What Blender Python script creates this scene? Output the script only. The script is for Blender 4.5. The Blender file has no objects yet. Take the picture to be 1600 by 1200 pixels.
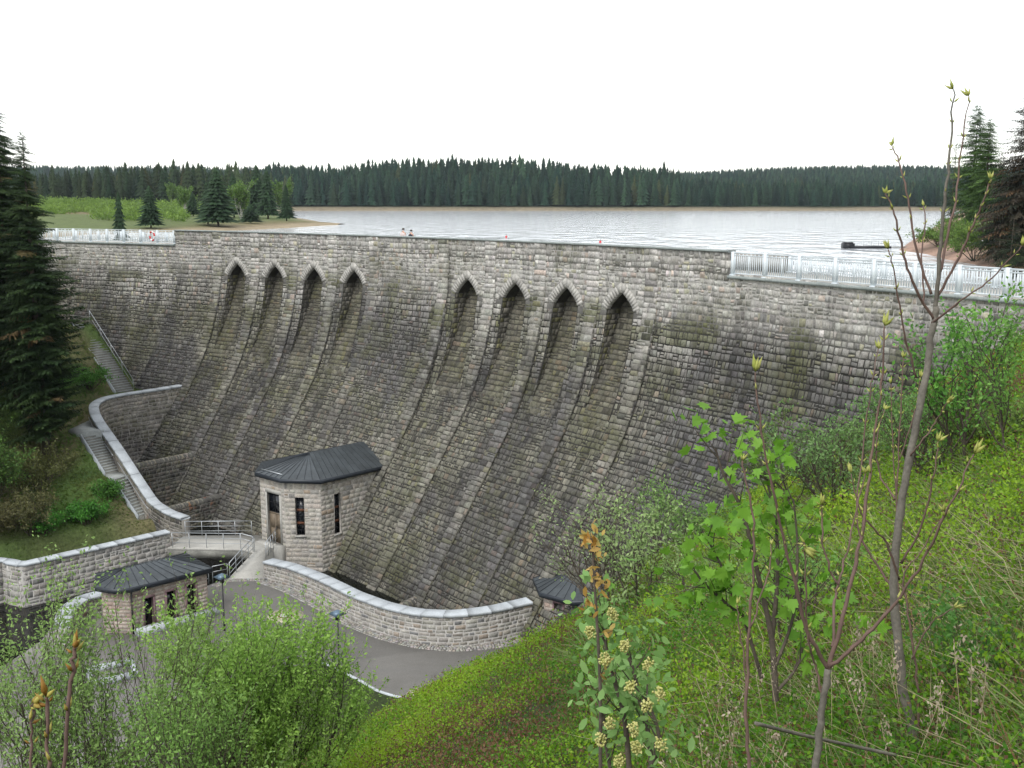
import bpy, math, numpy as np
from mathutils import Vector,Matrix
R_=math.radians
rng=np.random.default_rng(7)
sc=bpy.context.scene
# ---------------- camera ----------------
CAMZ=24.0; FPX=1638.0; PITCH=math.atan((600-314.86)/FPX)
cam=bpy.data.cameras.new('camera'); co=bpy.data.objects.new('camera',cam); sc.collection.objects.link(co)
cam.sensor_width=36; cam.lens=FPX*36/1600; cam.clip_end=6000; cam.clip_start=.05
co.location=(0,0,CAMZ); co.rotation_euler=(R_(90)-PITCH,0,0); sc.camera=co
# ---------------- sky, sun, exposure (overcast) ----------------
SUN_EL,SUN_AZ=R_(52),R_(200)
w=bpy.data.worlds.new('World'); sc.world=w; w.use_nodes=True; nt=w.node_tree; nt.nodes.clear()
sky=nt.nodes.new('ShaderNodeTexSky'); sky.sky_type='NISHITA'; sky.sun_disc=False; sky.sun_elevation=SUN_EL; sky.sun_rotation=SUN_AZ
bgs=nt.nodes.new('ShaderNodeBackground'); bgs.inputs['Strength'].default_value=.06
nt.links.new(sky.outputs[0],bgs.inputs['Color'])
cl=nt.nodes.new('ShaderNodeBackground'); cl.inputs['Color'].default_value=(1,.985,.955,1); cl.inputs['Strength'].default_value=.95
ad=nt.nodes.new('ShaderNodeAddShader'); wo=nt.nodes.new('ShaderNodeOutputWorld')
nt.links.new(bgs.outputs[0],ad.inputs[0]); nt.links.new(cl.outputs[0],ad.inputs[1]); nt.links.new(ad.outputs[0],wo.inputs['Surface'])
sl=bpy.data.lights.new('sun','SUN'); sl.energy=1.5; sl.angle=R_(20); sl.color=(1,.96,.9)
so=bpy.data.objects.new('sun',sl); sc.collection.objects.link(so)
sd=Vector((-math.sin(SUN_AZ)*math.cos(SUN_EL),math.cos(SUN_AZ)*math.cos(SUN_EL),math.sin(SUN_EL)))
sd=Vector((-.38,-.8,1.05)).normalized()
so.rotation_euler=sd.to_track_quat('Z','Y').to_euler(); so.location=(0,0,80)
sky.sun_elevation=math.asin(sd.z); sky.sun_rotation=math.atan2(sd.x,sd.y)
vs=sc.view_settings; vs.view_transform='Standard'; vs.look='None'; vs.gamma=1; vs.use_curve_mapping=False; vs.exposure=.35
# ---------------- helpers ----------------
S=.87
cp,sp=math.cos(PITCH),math.sin(PITCH)
def ray(px,py):
    a=(px-800)/FPX; b=(600-py)/FPX
    return np.array([a,cp+b*sp,-sp+b*cp])
def AT(px,py,z):            # point seen at a pixel on the level z (metres)
    d=ray(px,py); t=(z-CAMZ)/d[2]; return np.array([d[0]*t,d[1]*t,z])
def AD(px,py,t):            # point seen at a pixel, t metres in front
    d=ray(px,py); return np.array([0,0,CAMZ])+d*t
def ZR(r): return CAMZ+S*r
def sstep(a,b,x):
    t=np.clip((np.asarray(x,float)-a)/(b-a),0,1); return t*t*(3-2*t)
_pr=np.random.default_rng(3); _ph=_pr.uniform(0,6.28,(12,3)); _fr=_pr.uniform(.6,1.6,(12,2))*np.where(_pr.random((12,2))<.5,-1,1)
def wob(x,y,s=1.0):         # smooth pseudo noise about -1..1
    x=np.asarray(x,float)/s; y=np.asarray(y,float)/s; v=0
    for i in range(8): v=v+np.sin(x*_fr[i,0]+y*_fr[i,1]+_ph[i,0])*np.sin(y*_fr[i,0]*.7-x*_fr[i,1]*.6+_ph[i,1])
    return v/3.2
class MB:
    def __init__(s): s.V=[];s.F=[];s.C=[];s.n=0
    def add(s,V,F,col=None):
        V=np.asarray(V,float).reshape(-1,3); k=len(V)
        if isinstance(F,np.ndarray): F=[F]
        elif len(F) and not isinstance(F[0],np.ndarray):
            d={}
            for f in F: d.setdefault(len(f),[]).append(f)
            F=[np.array(v) for v in d.values()]
        for f in F: s.F.append(f.astype(np.int64)+s.n)
        s.V.append(V)
        if col is None: col=(1,1,1)
        c=np.asarray(col,float)
        s.C.append(np.broadcast_to(c,(k,3)) if c.ndim==1 else c)
        s.n+=k; return s
    def box(s,a,b,col=None):
        a=np.minimum(a,b);b2=np.maximum(a,b); x0,y0,z0=np.minimum(a,b); x1,y1,z1=np.maximum(a,b)
        V=[(x0,y0,z0),(x1,y0,z0),(x1,y1,z0),(x0,y1,z0),(x0,y0,z1),(x1,y0,z1),(x1,y1,z1),(x0,y1,z1)]
        return s.add(V,np.array([(0,3,2,1),(4,5,6,7),(0,1,5,4),(1,2,6,5),(2,3,7,6),(3,0,4,7)]),col)
    def obox(s,p,q,wd,z0,z1,col=None):   # box along plan line p->q, width wd
        p=np.array(p[:2],float);q=np.array(q[:2],float);d=(q-p)/max(1e-9,np.linalg.norm(q-p));n=np.array([-d[1],d[0]])*wd/2
        z0=np.broadcast_to(z0,2);z1=np.broadcast_to(z1,2)
        P=[p-n,q-n,q+n,p+n];k=[0,1,1,0]
        V=[(*P[i],z0[k[i]]) for i in range(4)]+[(*P[i],z1[k[i]]) for i in range(4)]
        return s.add(V,np.array([(0,3,2,1),(4,5,6,7),(0,1,5,4),(1,2,6,5),(2,3,7,6),(3,0,4,7)]),col)
    def prism(s,P,z0,z1,col=None):
        P=np.array([p[:2] for p in P],float);n=len(P)
        z0=np.broadcast_to(z0,n);z1=np.broadcast_to(z1,n)
        V=np.vstack([np.c_[P,z0],np.c_[P,z1]])
        F=[list(range(n-1,-1,-1)),list(range(n,2*n))]+[[i,(i+1)%n,n+(i+1)%n,n+i] for i in range(n)]
        return s.add(V,F,col)
    def tube(s,P,r,k=6,col=None,cap=True):
        P=np.asarray(P,float);n=len(P);r=np.broadcast_to(r,n)
        T=np.gradient(P,axis=0);T/=np.linalg.norm(T,axis=1)[:,None]+1e-12
        up=np.array([0,0,1.]) if abs(T[0,2])<.9 else np.array([1.,0,0])
        A=np.cross(T,up);A/=np.linalg.norm(A,axis=1)[:,None]+1e-12;B=np.cross(T,A)
        an=np.arange(k)*2*math.pi/k
        V=(P[:,None]+r[:,None,None]*(np.cos(an)[None,:,None]*A[:,None]+np.sin(an)[None,:,None]*B[:,None])).reshape(-1,3)
        i=np.arange(n-1)[:,None]*k;j=np.arange(k)[None];j2=(j+1)%k
        F=[np.stack([i+j,i+j2,i+k+j2,i+k+j],-1).reshape(-1,4)]
        if cap: F.append(np.array([list(range(k))[::-1],[(n-1)*k+q for q in range(k)]]))
        if cap and k==4: F=[np.vstack(F)]
        return s.add(V,F,col)
    def inst(s,tV,tF,pos,basis,scale,col):  # many copies of a small template
        tV=np.asarray(tV,float);N=len(pos);k=len(tV);scale=np.asarray(scale,float)
        if scale.ndim==1: scale=scale[:,None]
        L=tV[None]*scale[:,None,:] if scale.shape[1]==3 else tV[None]*scale[:,:,None]
        V=np.einsum('nkj,nji->nki',L,basis)+pos[:,None]
        off=(np.arange(N)*k)[:,None,None]
        F=[(f[None]+off).reshape(-1,f.shape[1]) for f in (tF if isinstance(tF,list) else [tF])]
        return s.add(V.reshape(-1,3),F,np.repeat(col,k,axis=0))
    def build(s,name,mat,parent=None,smooth=False):
        if not s.V: return None
        V=np.vstack(s.V);C=np.vstack(s.C); me=bpy.data.meshes.new(name)
        lt=np.concatenate([np.full(len(f),f.shape[1]) for f in s.F]);li=np.concatenate([f.ravel() for f in s.F])
        me.vertices.add(len(V));me.vertices.foreach_set('co',V.astype(np.float32).ravel())
        me.loops.add(len(li));me.loops.foreach_set('vertex_index',li.astype(np.int32))
        me.polygons.add(len(lt));ls=np.r_[0,np.cumsum(lt)[:-1]]
        me.polygons.foreach_set('loop_start',ls.astype(np.int32));me.polygons.foreach_set('loop_total',lt.astype(np.int32))
        if smooth: me.polygons.foreach_set('use_smooth',np.ones(len(lt),bool))
        me.update(calc_edges=True)
        a=me.color_attributes.new('Col','FLOAT_COLOR','POINT');a.data.foreach_set('color',np.c_[C,np.ones(len(C))].astype(np.float32).ravel())
        me.materials.append(mat)
        o=bpy.data.objects.new(name,me);sc.collection.objects.link(o)
        if parent is not None: o.parent=parent
        return o
def tag(o,label=None,cat=None,group=None,kind=None):
    if label:o['label']=label
    if cat:o['category']=cat
    if group:o['group']=group
    if kind:o['kind']=kind
    return o
def empty(name,label=None,cat=None,group=None,loc=(0,0,0)):
    o=bpy.data.objects.new(name,None);sc.collection.objects.link(o);o.location=loc;o.empty_display_size=.2
    return tag(o,label,cat,group)
# ---------------- materials ----------------
def mat(name,base=(.5,.5,.5),rough=.85,attr=False,metal=0,n1=(1.5,.25),n2=None,bump=0,bscale=20,spec=.3,transl=0,stain=None):
    m=bpy.data.materials.new(name);m.use_nodes=True;t=m.node_tree;b=t.nodes['Principled BSDF'];L=t.links.new
    b.inputs['Roughness'].default_value=rough;b.inputs['Metallic'].default_value=metal;b.inputs['Specular IOR Level'].default_value=spec
    g=t.nodes.new('ShaderNodeNewGeometry')
    if attr:
        a=t.nodes.new('ShaderNodeAttribute');a.attribute_name='Col';c=a.outputs['Color']
        if base!=(1,1,1):
            mu=t.nodes.new('ShaderNodeMix');mu.data_type='RGBA';mu.blend_type='MULTIPLY';mu.inputs[0].default_value=1;mu.inputs[7].default_value=(*base,1);L(c,mu.inputs[6]);c=mu.outputs[2]
    else:
        r=t.nodes.new('ShaderNodeRGB');r.outputs[0].default_value=(*base,1);c=r.outputs[0]
    for nn in (n1,n2):
        if not nn: continue
        nz=t.nodes.new('ShaderNodeTexNoise');nz.inputs['Scale'].default_value=nn[0];nz.inputs['Detail'].default_value=5;nz.inputs['Roughness'].default_value=.6
        L(g.outputs['Position'],nz.inputs['Vector'])
        mr=t.nodes.new('ShaderNodeMapRange');mr.inputs[1].default_value=.3;mr.inputs[2].default_value=.7;mr.inputs[3].default_value=1-nn[1];mr.inputs[4].default_value=1+nn[1];L(nz.outputs[0],mr.inputs[0])
        h=t.nodes.new('ShaderNodeVectorMath');h.operation='SCALE';L(c,h.inputs[0]);L(mr.outputs[0],h.inputs['Scale']);c=h.outputs[0]
    for st in (stain or []):   # (colour, scale vec, lo, hi, amount, zlo, zhi): weathering patches with their own shape
        col,sv,lo,hi,am,z0,z1=st
        mp=t.nodes.new('ShaderNodeMapping');mp.inputs['Scale'].default_value=sv;L(g.outputs['Position'],mp.inputs[0])
        nz=t.nodes.new('ShaderNodeTexNoise');nz.inputs['Scale'].default_value=1;nz.inputs['Detail'].default_value=6;nz.inputs['Roughness'].default_value=.65;L(mp.outputs[0],nz.inputs['Vector'])
        mr=t.nodes.new('ShaderNodeMapRange');mr.inputs[1].default_value=lo;mr.inputs[2].default_value=hi;mr.inputs[4].default_value=am;L(nz.outputs[0],mr.inputs[0]);f=mr.outputs[0]
        if z0 is not None:
            sx=t.nodes.new('ShaderNodeSeparateXYZ');L(g.outputs['Position'],sx.inputs[0])
            zr=t.nodes.new('ShaderNodeMapRange');zr.inputs[1].default_value=z0;zr.inputs[2].default_value=z1;L(sx.outputs[2],zr.inputs[0])
            q=t.nodes.new('ShaderNodeMath');q.operation='MULTIPLY';L(f,q.inputs[0]);L(zr.outputs[0],q.inputs[1]);f=q.outputs[0]
        mx=t.nodes.new('ShaderNodeMix');mx.data_type='RGBA';L(f,mx.inputs[0]);L(c,mx.inputs[6]);mx.inputs[7].default_value=(*col,1);c=mx.outputs[2]
    L(c,b.inputs['Base Color'])
    if bump:
        nz=t.nodes.new('ShaderNodeTexNoise');nz.inputs['Scale'].default_value=bscale;nz.inputs['Detail'].default_value=6;L(g.outputs['Position'],nz.inputs['Vector'])
        bp=t.nodes.new('ShaderNodeBump');bp.inputs['Strength'].default_value=1;bp.inputs['Distance'].default_value=bump;L(nz.outputs[0],bp.inputs['Height']);L(bp.outputs[0],b.inputs['Normal'])
    if transl:
        tr=t.nodes.new('ShaderNodeBsdfTranslucent');L(c,tr.inputs[0]);ms=t.nodes.new('ShaderNodeMixShader');ms.inputs[0].default_value=transl
        L(b.outputs[0],ms.inputs[1]);L(tr.outputs[0],ms.inputs[2]);L(ms.outputs[0],t.nodes['Material Output'].inputs[0])
    return m
MOSS=(.075,.08,.028);DARK=(.035,.034,.038)
M={}
M['dam']=mat('dam_stone',(1,1,1),.9,True,n1=(1.6,.28),n2=(9,.3),bump=.03,bscale=9,
  stain=[(DARK,(.16,.16,.28),.52,.68,.55,19.5,13),(DARK,(1.6,1.6,.12),.57,.68,.65,None,None),(MOSS,(.3,.3,.35),.5,.66,.5,None,None),((.46,.45,.42),(2.2,2.2,.5),.68,.76,.5,None,None)])
M['joint']=mat('mortar',(1,1,1),.95,True,n1=(3,.3),bump=.01)
M['stone']=mat('wall_stone',(1,1,1),.9,True,n1=(2,.22),n2=(12,.25),bump=.02,bscale=12,stain=[(DARK,(.5,.5,.4),.58,.72,.4,None,None)])
M['wet']=mat('damp_stone',(1,1,1),.8,True,n1=(2,.3),n2=(10,.3),bump=.03,bscale=10,stain=[(DARK,(.35,.35,.5),.45,.6,.8,9,4),(MOSS,(.4,.4,.5),.48,.62,.5,None,None),((.22,.07,.03),(.9,.9,.35),.62,.7,.75,5.5,3.5)])
M['coping']=mat('coping_stone',(.42,.455,.48),.85,True,n1=(1.5,.12),n2=(14,.12),bump=.005)
M['capdark']=mat('crest_coping',(.25,.28,.27),.8,n1=(2,.2),n2=(14,.2))
M['concrete']=mat('concrete',(.40,.395,.365),.9,n1=(.8,.15),n2=(9,.12),bump=.004)
M['darkconc']=mat('dark_concrete',(.2,.2,.18),.9,n1=(1.5,.3),n2=(9,.2),bump=.005)  # on the stair risers this darker tone paints in their shade
M['asphalt']=mat('asphalt',(.255,.245,.225),.9,n1=(.35,.16),n2=(30,.2),bump=.004,bscale=60,stain=[((.25,.245,.235),(.12,.5,1),.5,.7,.5,None,None),((.1,.1,.095),(.5,.15,1),.6,.7,.4,None,None)])
M['cobble']=mat('cobble',(1,1,1),.9,True,n1=(6,.3),bump=.01)
M['galv']=mat('galvanised_steel',(.45,.48,.5),.4,metal=.6,n1=(4,.1),spec=.5)
M['rail']=mat('painted_railing',(.66,.72,.75),.5,n1=(3,.08),spec=.5)
M['roof']=mat('sheet_metal_roof',(.062,.073,.08),.45,metal=.35,n1=(.9,.3),n2=(6,.15),spec=.5)
M['roofedge']=mat('roof_edge_metal',(.03,.037,.047),.45,metal=.3,n1=(2,.2),spec=.5)
M['door']=mat('painted_door',(.17,.135,.095),.55,n1=(4,.15),n2=(30,.1))
M['glass']=mat('window_glass',(.012,.014,.018),.08,n1=(2,.2),spec=.6)
M['rust']=mat('rusty_bar',(.13,.055,.03),.8,n1=(5,.3))
M['pinkframe']=mat('red_stone_frame',(.2,.13,.14),.8,n1=(5,.2))
M['black']=mat('dark_metal',(.015,.017,.02),.45,metal=.4,n1=(3,.2),spec=.5)
M['lamp']=mat('blue_grey_metal',(.12,.18,.24),.4,metal=.4,n1=(3,.15),spec=.5)
M['bark']=mat('bark',(.085,.07,.055),.9,n1=(5,.35),n2=(30,.25),bump=.01)
M['sapbark']=mat('smooth_bark',(.13,.12,.10),.75,n1=(9,.3),n2=(60,.25),bump=.002,bscale=60)
M['twig']=mat('twig_bark',(.13,.085,.07),.8,n1=(14,.3))
M['bud']=mat('bud',(1,1,1),.6,True,n1=(30,.15),transl=.25)
M['leaf']=mat('leaf',(1,1,1),.55,True,n1=(1.2,.15),transl=.4,spec=.35)
M['needle']=mat('needles',(1,1,1),.75,True,n1=(.6,.3),transl=.12,spec=.2)
M['ground']=mat('forest_soil',(1,1,1),.95,True,n1=(.5,.25),n2=(5,.35),bump=.05,bscale=6)
M['dry']=mat('dry_grass',(1,1,1),.8,True,n1=(4,.2),transl=.3)
M['red']=mat('red_plastic',(.6,.03,.03),.4,n1=(4,.1)); M['white']=mat('white_paint',(.75,.75,.74),.5,n1=(4,.06))
M['skin']=mat('skin',(.5,.3,.22),.6,n1=(8,.08)); M['hair']=mat('hair',(.03,.02,.015),.7,n1=(20,.2))
def water(name,base,rough,sc1,dist,detail=4,sv=(1,1,1)):
    m=bpy.data.materials.new(name);m.use_nodes=True;t=m.node_tree;b=t.nodes['Principled BSDF'];L=t.links.new
    b.inputs['Base Color'].default_value=(*base,1);b.inputs['Roughness'].default_value=rough;b.inputs['IOR'].default_value=1.33;b.inputs['Specular IOR Level'].default_value=.5
    g=t.nodes.new('ShaderNodeNewGeometry');mp=t.nodes.new('ShaderNodeMapping');mp.inputs['Scale'].default_value=sv;L(g.outputs['Position'],mp.inputs[0])
    nz=t.nodes.new('ShaderNodeTexNoise');nz.inputs['Scale'].default_value=sc1;nz.inputs['Detail'].default_value=detail;L(mp.outputs[0],nz.inputs['Vector'])
    bp=t.nodes.new('ShaderNodeBump');bp.inputs['Strength'].default_value=1;bp.inputs['Distance'].default_value=dist;L(nz.outputs[0],bp.inputs['Height']);L(bp.outputs[0],b.inputs['Normal'])
    return m
M['lake']=water('lake_water',(.62,.65,.68),.08,.22,.85,5,(1.4,.6,1))
M['pool']=water('dark_water',(.006,.007,.006),.08,2,.004)

# ---------------- masonry ----------------
def masonry(mb,f,u0,u1,v0,v1,row=(.3,.45),wid=(.3,.75),joint=.03,hh=(.02,.07),skip=None,edgej=0,holes=None,colf=None,seed=1,split=.12,jit=.012,rows=None):
    g=np.random.default_rng(seed);St=[]
    if rows is None:
        rows=[v0]
        while rows[-1]<v1-row[0]*.6: rows.append(rows[-1]+g.uniform(*row))
        rows[-1]=v1 if abs(rows[-1]-v1)<row[0] else rows[-1]
        if rows[-1]<v1: rows.append(v1)
    for a,b in zip(rows[:-1],rows[1:]):
        u=u0-g.uniform(0,wid[0]*.7)
        while u<u1-.02:
            wd=g.uniform(*wid)
            if g.random()<.12: wd*=.5
            e=u+wd; x0=max(u,u0);x1=min(e,u1)
            if u1-x1<wid[0]*.35: x1=u1;e=u1+1
            if edgej and x1==u1: x1+=g.uniform(-.06,edgej)
            if edgej and x0==u0: x0-=g.uniform(-.06,edgej)
            if x1-x0>.07:
                if g.random()<split and b-a>.25: c=a+(b-a)*g.uniform(.4,.6);St+= [(x0,x1,a,c),(x0,x1,c,b)]
                elif g.random()<split and x1-x0>.5:
                    c=x0+(x1-x0)*g.uniform(.35,.65);d=a+(b-a)*.5;St+=[(x0,c,a,b),(c,x1,a,d),(c,x1,d,b)]
                else: St.append((x0,x1,a,b))
            u=e
    if holes:
        for ha,hb_,hc,hd in holes:
            R2=[]
            for x0,x1,a,b in St:
                if x1<=ha or x0>=hb_ or b<=hc or a>=hd: R2.append((x0,x1,a,b));continue
                if ha-x0>.06: R2.append((x0,ha,a,b))
                if x1-hb_>.06: R2.append((hb_,x1,a,b))
                y0,y1=max(x0,ha),min(x1,hb_)
                if hc-a>.05: R2.append((y0,y1,a,hc))
                if b-hd>.05: R2.append((y0,y1,hd,b))
            St=R2
    St=np.array(St)
    if not len(St): return
    if skip is not None: St=St[~skip((St[:,0]+St[:,1])/2,(St[:,2]+St[:,3])/2)]
    N=len(St); 
    if not N: return
    j=joint/2;x0=St[:,0]+j;x1=St[:,1]-j;y0=St[:,2]+j;y1=St[:,3]-j
    U=np.stack([x0,x1,x1,x0],1)+g.normal(0,jit,(N,4));Vv=np.stack([y0,y0,y1,y1],1)+g.normal(0,jit,(N,4))
    cu=U.mean(1,keepdims=True);cv=Vv.mean(1,keepdims=True)
    ins=np.minimum(.024,.2*np.minimum(x1-x0,y1-y0))[:,None]
    Ui=U-np.sign(U-cu)*ins;Vi=Vv-np.sign(Vv-cv)*ins
    h=g.uniform(hh[0],hh[1],N)[:,None]; big=g.random(N)<.08;h[big]*=1.5
    H1=h+g.normal(0,.2,(N,4))*h*.6;Hc=h*g.uniform(.95,1.2,(N,1))
    u=np.hstack([U,Ui,cu]);v=np.hstack([Vv,Vi,cv]);w=np.hstack([np.full((N,4),-.03),H1,Hc])
    V=f(u.ravel(),v.ravel(),w.ravel())
    q=np.array([(0,1,5,4),(1,2,6,5),(2,3,7,6),(3,0,4,7)]);t=np.array([(4,5,8),(5,6,8),(6,7,8),(7,4,8)])
    off=(np.arange(N)*9)[:,None,None]
    C=colf(cu[:,0],cv[:,0],g)
    mb.add(V,[(q[None]+off).reshape(-1,4),(t[None]+off).reshape(-1,3)],np.repeat(C,9,axis=0))
def stonecols(base,var=.16,tint=.05,alts=(),p=.12):
    base=np.array(base)
    def f(u,v,g):
        N=len(u);c=base[None]*(1+g.normal(0,var,(N,1)))*(1+g.normal(0,tint,(N,3))*np.array([1,.4,1]))
        for a in alts:
            k=g.random(N)<p; c[k]=np.array(a)*(1+g.normal(0,.12,(k.sum(),1)))
        return np.clip(c,.015,.8)
    return f
GRAN=stonecols((.36,.34,.30),.16,.02,[(.3,.22,.17),(.17,.17,.17),(.24,.215,.16)],.08)
GATE=stonecols((.41,.385,.34),.08,.02,[(.38,.31,.24),(.29,.28,.26)],.09)
PINK=stonecols((.42,.37,.32),.06,.012,[(.40,.31,.26)],.1)
WETC=stonecols((.17,.155,.13),.25,.05,[(.22,.2,.17)],.15)
def plane_f(p0,U,N,V=(0,0,1)):
    p0,U,N,V=[np.array(a,float) for a in (p0,U,N,V)]
    return lambda u,v,w:p0+u[:,None]*U+v[:,None]*V+w[:,None]*N
def holed(mb,p0,U,N,L,Ht,holes,t=.3,col=(.3,.29,.27)):   # flat wall skin with openings and reveals
    p0,U,N=[np.array(a,float) for a in (p0,U,N)];Z=np.array([0,0,1.])
    us=sorted({0,L,*[h[0] for h in holes],*[h[1] for h in holes]});vs_=sorted({0,Ht,*[h[2] for h in holes],*[h[3] for h in holes]})
    P=lambda u,v,w:p0+u*U+v*Z+w*N
    for a,b in zip(us[:-1],us[1:]):
        for c,d in zip(vs_[:-1],vs_[1:]):
            if any(h[0]<=(a+b)/2<=h[1] and h[2]<=(c+d)/2<=h[3] for h in holes): continue
            mb.add([P(a,c,0),P(b,c,0),P(b,d,0),P(a,d,0)],np.array([(0,1,2,3)]),col)
    for a,b,c,d in holes:
        mb.add([P(a,c,.04),P(b,c,.04),P(b,d,.04),P(a,d,.04),P(a,c,-t),P(b,c,-t),P(b,d,-t),P(a,d,-t)],np.array([(0,1,5,4),(1,2,6,5),(2,3,7,6),(3,0,4,7)]),col)
def stone_wall_line(name,P,z0,z1,th,parent,matn='stone',cols=GRAN,row=(.2,.32),wid=(.25,.6),seed=1,jc=(.36,.35,.33),both=True,hh=(.005,.022)):
    """masonry wall along plan polyline P (n,2); z0,z1 per point"""
    P=np.array([p[:2] for p in P],float);z0=np.broadcast_to(z0,len(P)).astype(float);z1=np.broadcast_to(z1,len(P)).astype(float)
    d=np.r_[0,np.cumsum(np.linalg.norm(np.diff(P,axis=0),axis=1))];T=np.gradient(P,axis=0);T/=np.linalg.norm(T,axis=1)[:,None];Nn=np.c_[T[:,1],-T[:,0]]
    A=P+Nn*th/2;B=P-Nn*th/2;n=len(P)
    b=MB();V=np.vstack([np.c_[A,z0],np.c_[A,z1],np.c_[B,z0],np.c_[B,z1]]);i=np.arange(n-1)
    b.add(V,[np.stack([i,i+1,n+i+1,n+i],1),np.stack([2*n+i+1,2*n+i,3*n+i,3*n+i+1],1),np.stack([n+i,n+i+1,3*n+i+1,3*n+i],1),np.array([(0,n,3*n,2*n),(n-1,3*n-1,4*n-1,2*n-1)])],jc)
    o=b.build(name,M['joint'],parent)
    m=MB()
    for sgn,Q in ((1,A),(-1,B)):
        if sgn<0 and not both: break
        def f(u,v,w,Q=Q,sgn=sgn):
            x=np.interp(u,d,Q[:,0]);y=np.interp(u,d,Q[:,1]);nx=np.interp(u,d,Nn[:,0])*sgn;ny=np.interp(u,d,Nn[:,1])*sgn
            zt=np.interp(u,d,z1);zz=zt-v
            return np.c_[x+nx*w,y+ny*w,zz]
        mx=float((z1-z0).max())
        masonry(m,f,0,d[-1],0,mx,row,wid,.025,hh,colf=cols,seed=seed+(sgn<0),skip=lambda u,v:v>np.interp(u,d,z1-z0)+.15)
    m.build('stonework',M[matn],parent)
    return o
def coping_line(P,z1,th,h,over,parent,m='coping',name='coping'):
    P=np.array([p[:2] for p in P],float);z1=np.broadcast_to(z1,len(P)).astype(float)
    dd=np.r_[0,np.cumsum(np.linalg.norm(np.diff(P,axis=0),axis=1))]
    if name=='coping':
        ns=max(1,int(dd[-1]/1.15));B_=MB();T=np.gradient(P,axis=0);T/=np.linalg.norm(T,axis=1)[:,None];Nn=np.c_[T[:,1],-T[:,0]];w=th/2+over;bv=.025
        for q in range(ns):
            u=np.linspace(dd[-1]*q/ns+.003,dd[-1]*(q+1)/ns-.003,4);ip=lambda a:np.interp(u,dd,a);X=np.c_[ip(P[:,0]),ip(P[:,1])];N2=np.c_[ip(Nn[:,0]),ip(Nn[:,1])];Z=ip(z1)+rng.uniform(-.006,.006)
            R=[(w,0),(w,h-bv),(w-bv,h),(-w+bv,h),(-w,h-bv),(-w,0)];V=np.vstack([np.c_[X+N2*a,Z+z] for a,z in R]);i=np.arange(3);c=rng.uniform(.93,1.04)
            B_.add(V,[np.stack([j*4+i,j*4+i+1,((j+1)%6)*4+i+1,((j+1)%6)*4+i],1) for j in range(6)]+[np.array([[j*4 for j in range(6)][::-1],[j*4+3 for j in range(6)]])],(c,c,c))
        return B_.build(name,M[m],parent)
    T=np.gradient(P,axis=0);T/=np.linalg.norm(T,axis=1)[:,None];Nn=np.c_[T[:,1],-T[:,0]]
    w=th/2+over;n=len(P);b=MB();bv=.03
    R=[(w,0),(w,h-bv),(w-bv,h),(-w+bv,h),(-w,h-bv),(-w,0)]
    V=np.vstack([np.c_[P+Nn*a,z1+z] for a,z in R]);k=len(R);i=np.arange(n-1)
    F=[np.stack([j*n+i,j*n+i+1,((j+1)%k)*n+i+1,((j+1)%k)*n+i],1) for j in range(k)]
    b.add(V,F+[np.array([[j*n for j in range(k)][::-1],[j*n+n-1 for j in range(k)]])]);return b.build(name,M[m],parent)
def smooth_line(P,n=40):
    P=np.array(P,float);d=np.r_[0,np.cumsum(np.linalg.norm(np.diff(P[:,:2],axis=0),axis=1))];t=np.linspace(0,d[-1],n)
    Q=np.stack([np.interp(t,d,P[:,k]) for k in range(P.shape[1])],1)
    for _ in range(3): Q[1:-1]=(Q[:-2]+2*Q[1:-1]+Q[2:])/4
    return Q
# ================= THE DAM =================
CX,CY,RD=-106.6,-27.5,142.53; ZC=CAMZ-2.523   # crest top level 21.477
ZF,RC,MS=1.534,17.84,.7065; PHI=math.atan(MS); H1=ZF+RC*math.sin(PHI)
RH=1.18; HAP=2.49; DT=.03325; T0=.62745; T1=.81402
def prof(h):
    h=np.asarray(h,float)
    return np.where(h<ZF,0,np.where(h<H1,RC-np.sqrt(np.maximum(RC**2-np.clip(h-ZF,0,RC*.99)**2,1e-6)),RC*(1-math.cos(PHI))+(h-H1)*MS))
def slope(h): return np.where(h<ZF,0,np.where(h<H1,np.arcsin(np.clip((np.asarray(h,float)-ZF)/RC,0,.99)),PHI))
HH=np.linspace(0,28,1401);SS=np.r_[0,np.cumsum(np.hypot(np.diff(HH),np.diff(prof(HH))))]
h2s=lambda h:np.interp(h,HH,SS); s2h=lambda s:np.interp(s,SS,HH)
def dpos(th,h,w):   # th angle, h depth below crest, w outwards from face
    a=slope(h);r=RD-prof(h)-w*np.cos(a);z=ZC-h+w*np.sin(a)
    return np.stack([CX+r*np.sin(th),CY+r*np.cos(th),z],-1)
def radial(th,r,z): return np.stack(np.broadcast_arrays(CX+r*np.sin(th),CY+r*np.cos(th),z),-1)
def damf(w0=0): return lambda u,v,w:dpos(u/RD,s2h(v),w+w0)
TL,TR=R_(22),R_(66); THL,THR=R_(32.80),R_(55.57)   # ends; railing/parapet joints
dam=empty('stone_dam','tall curved grey stone gravity dam with eight pointed niches, holding back the lake','dam',loc=tuple(radial(T1,RD-14,0)))
DI=dam.location.copy()
def P(o):   # parent keeping world place
    if o: o.location=-DI
    return o
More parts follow.
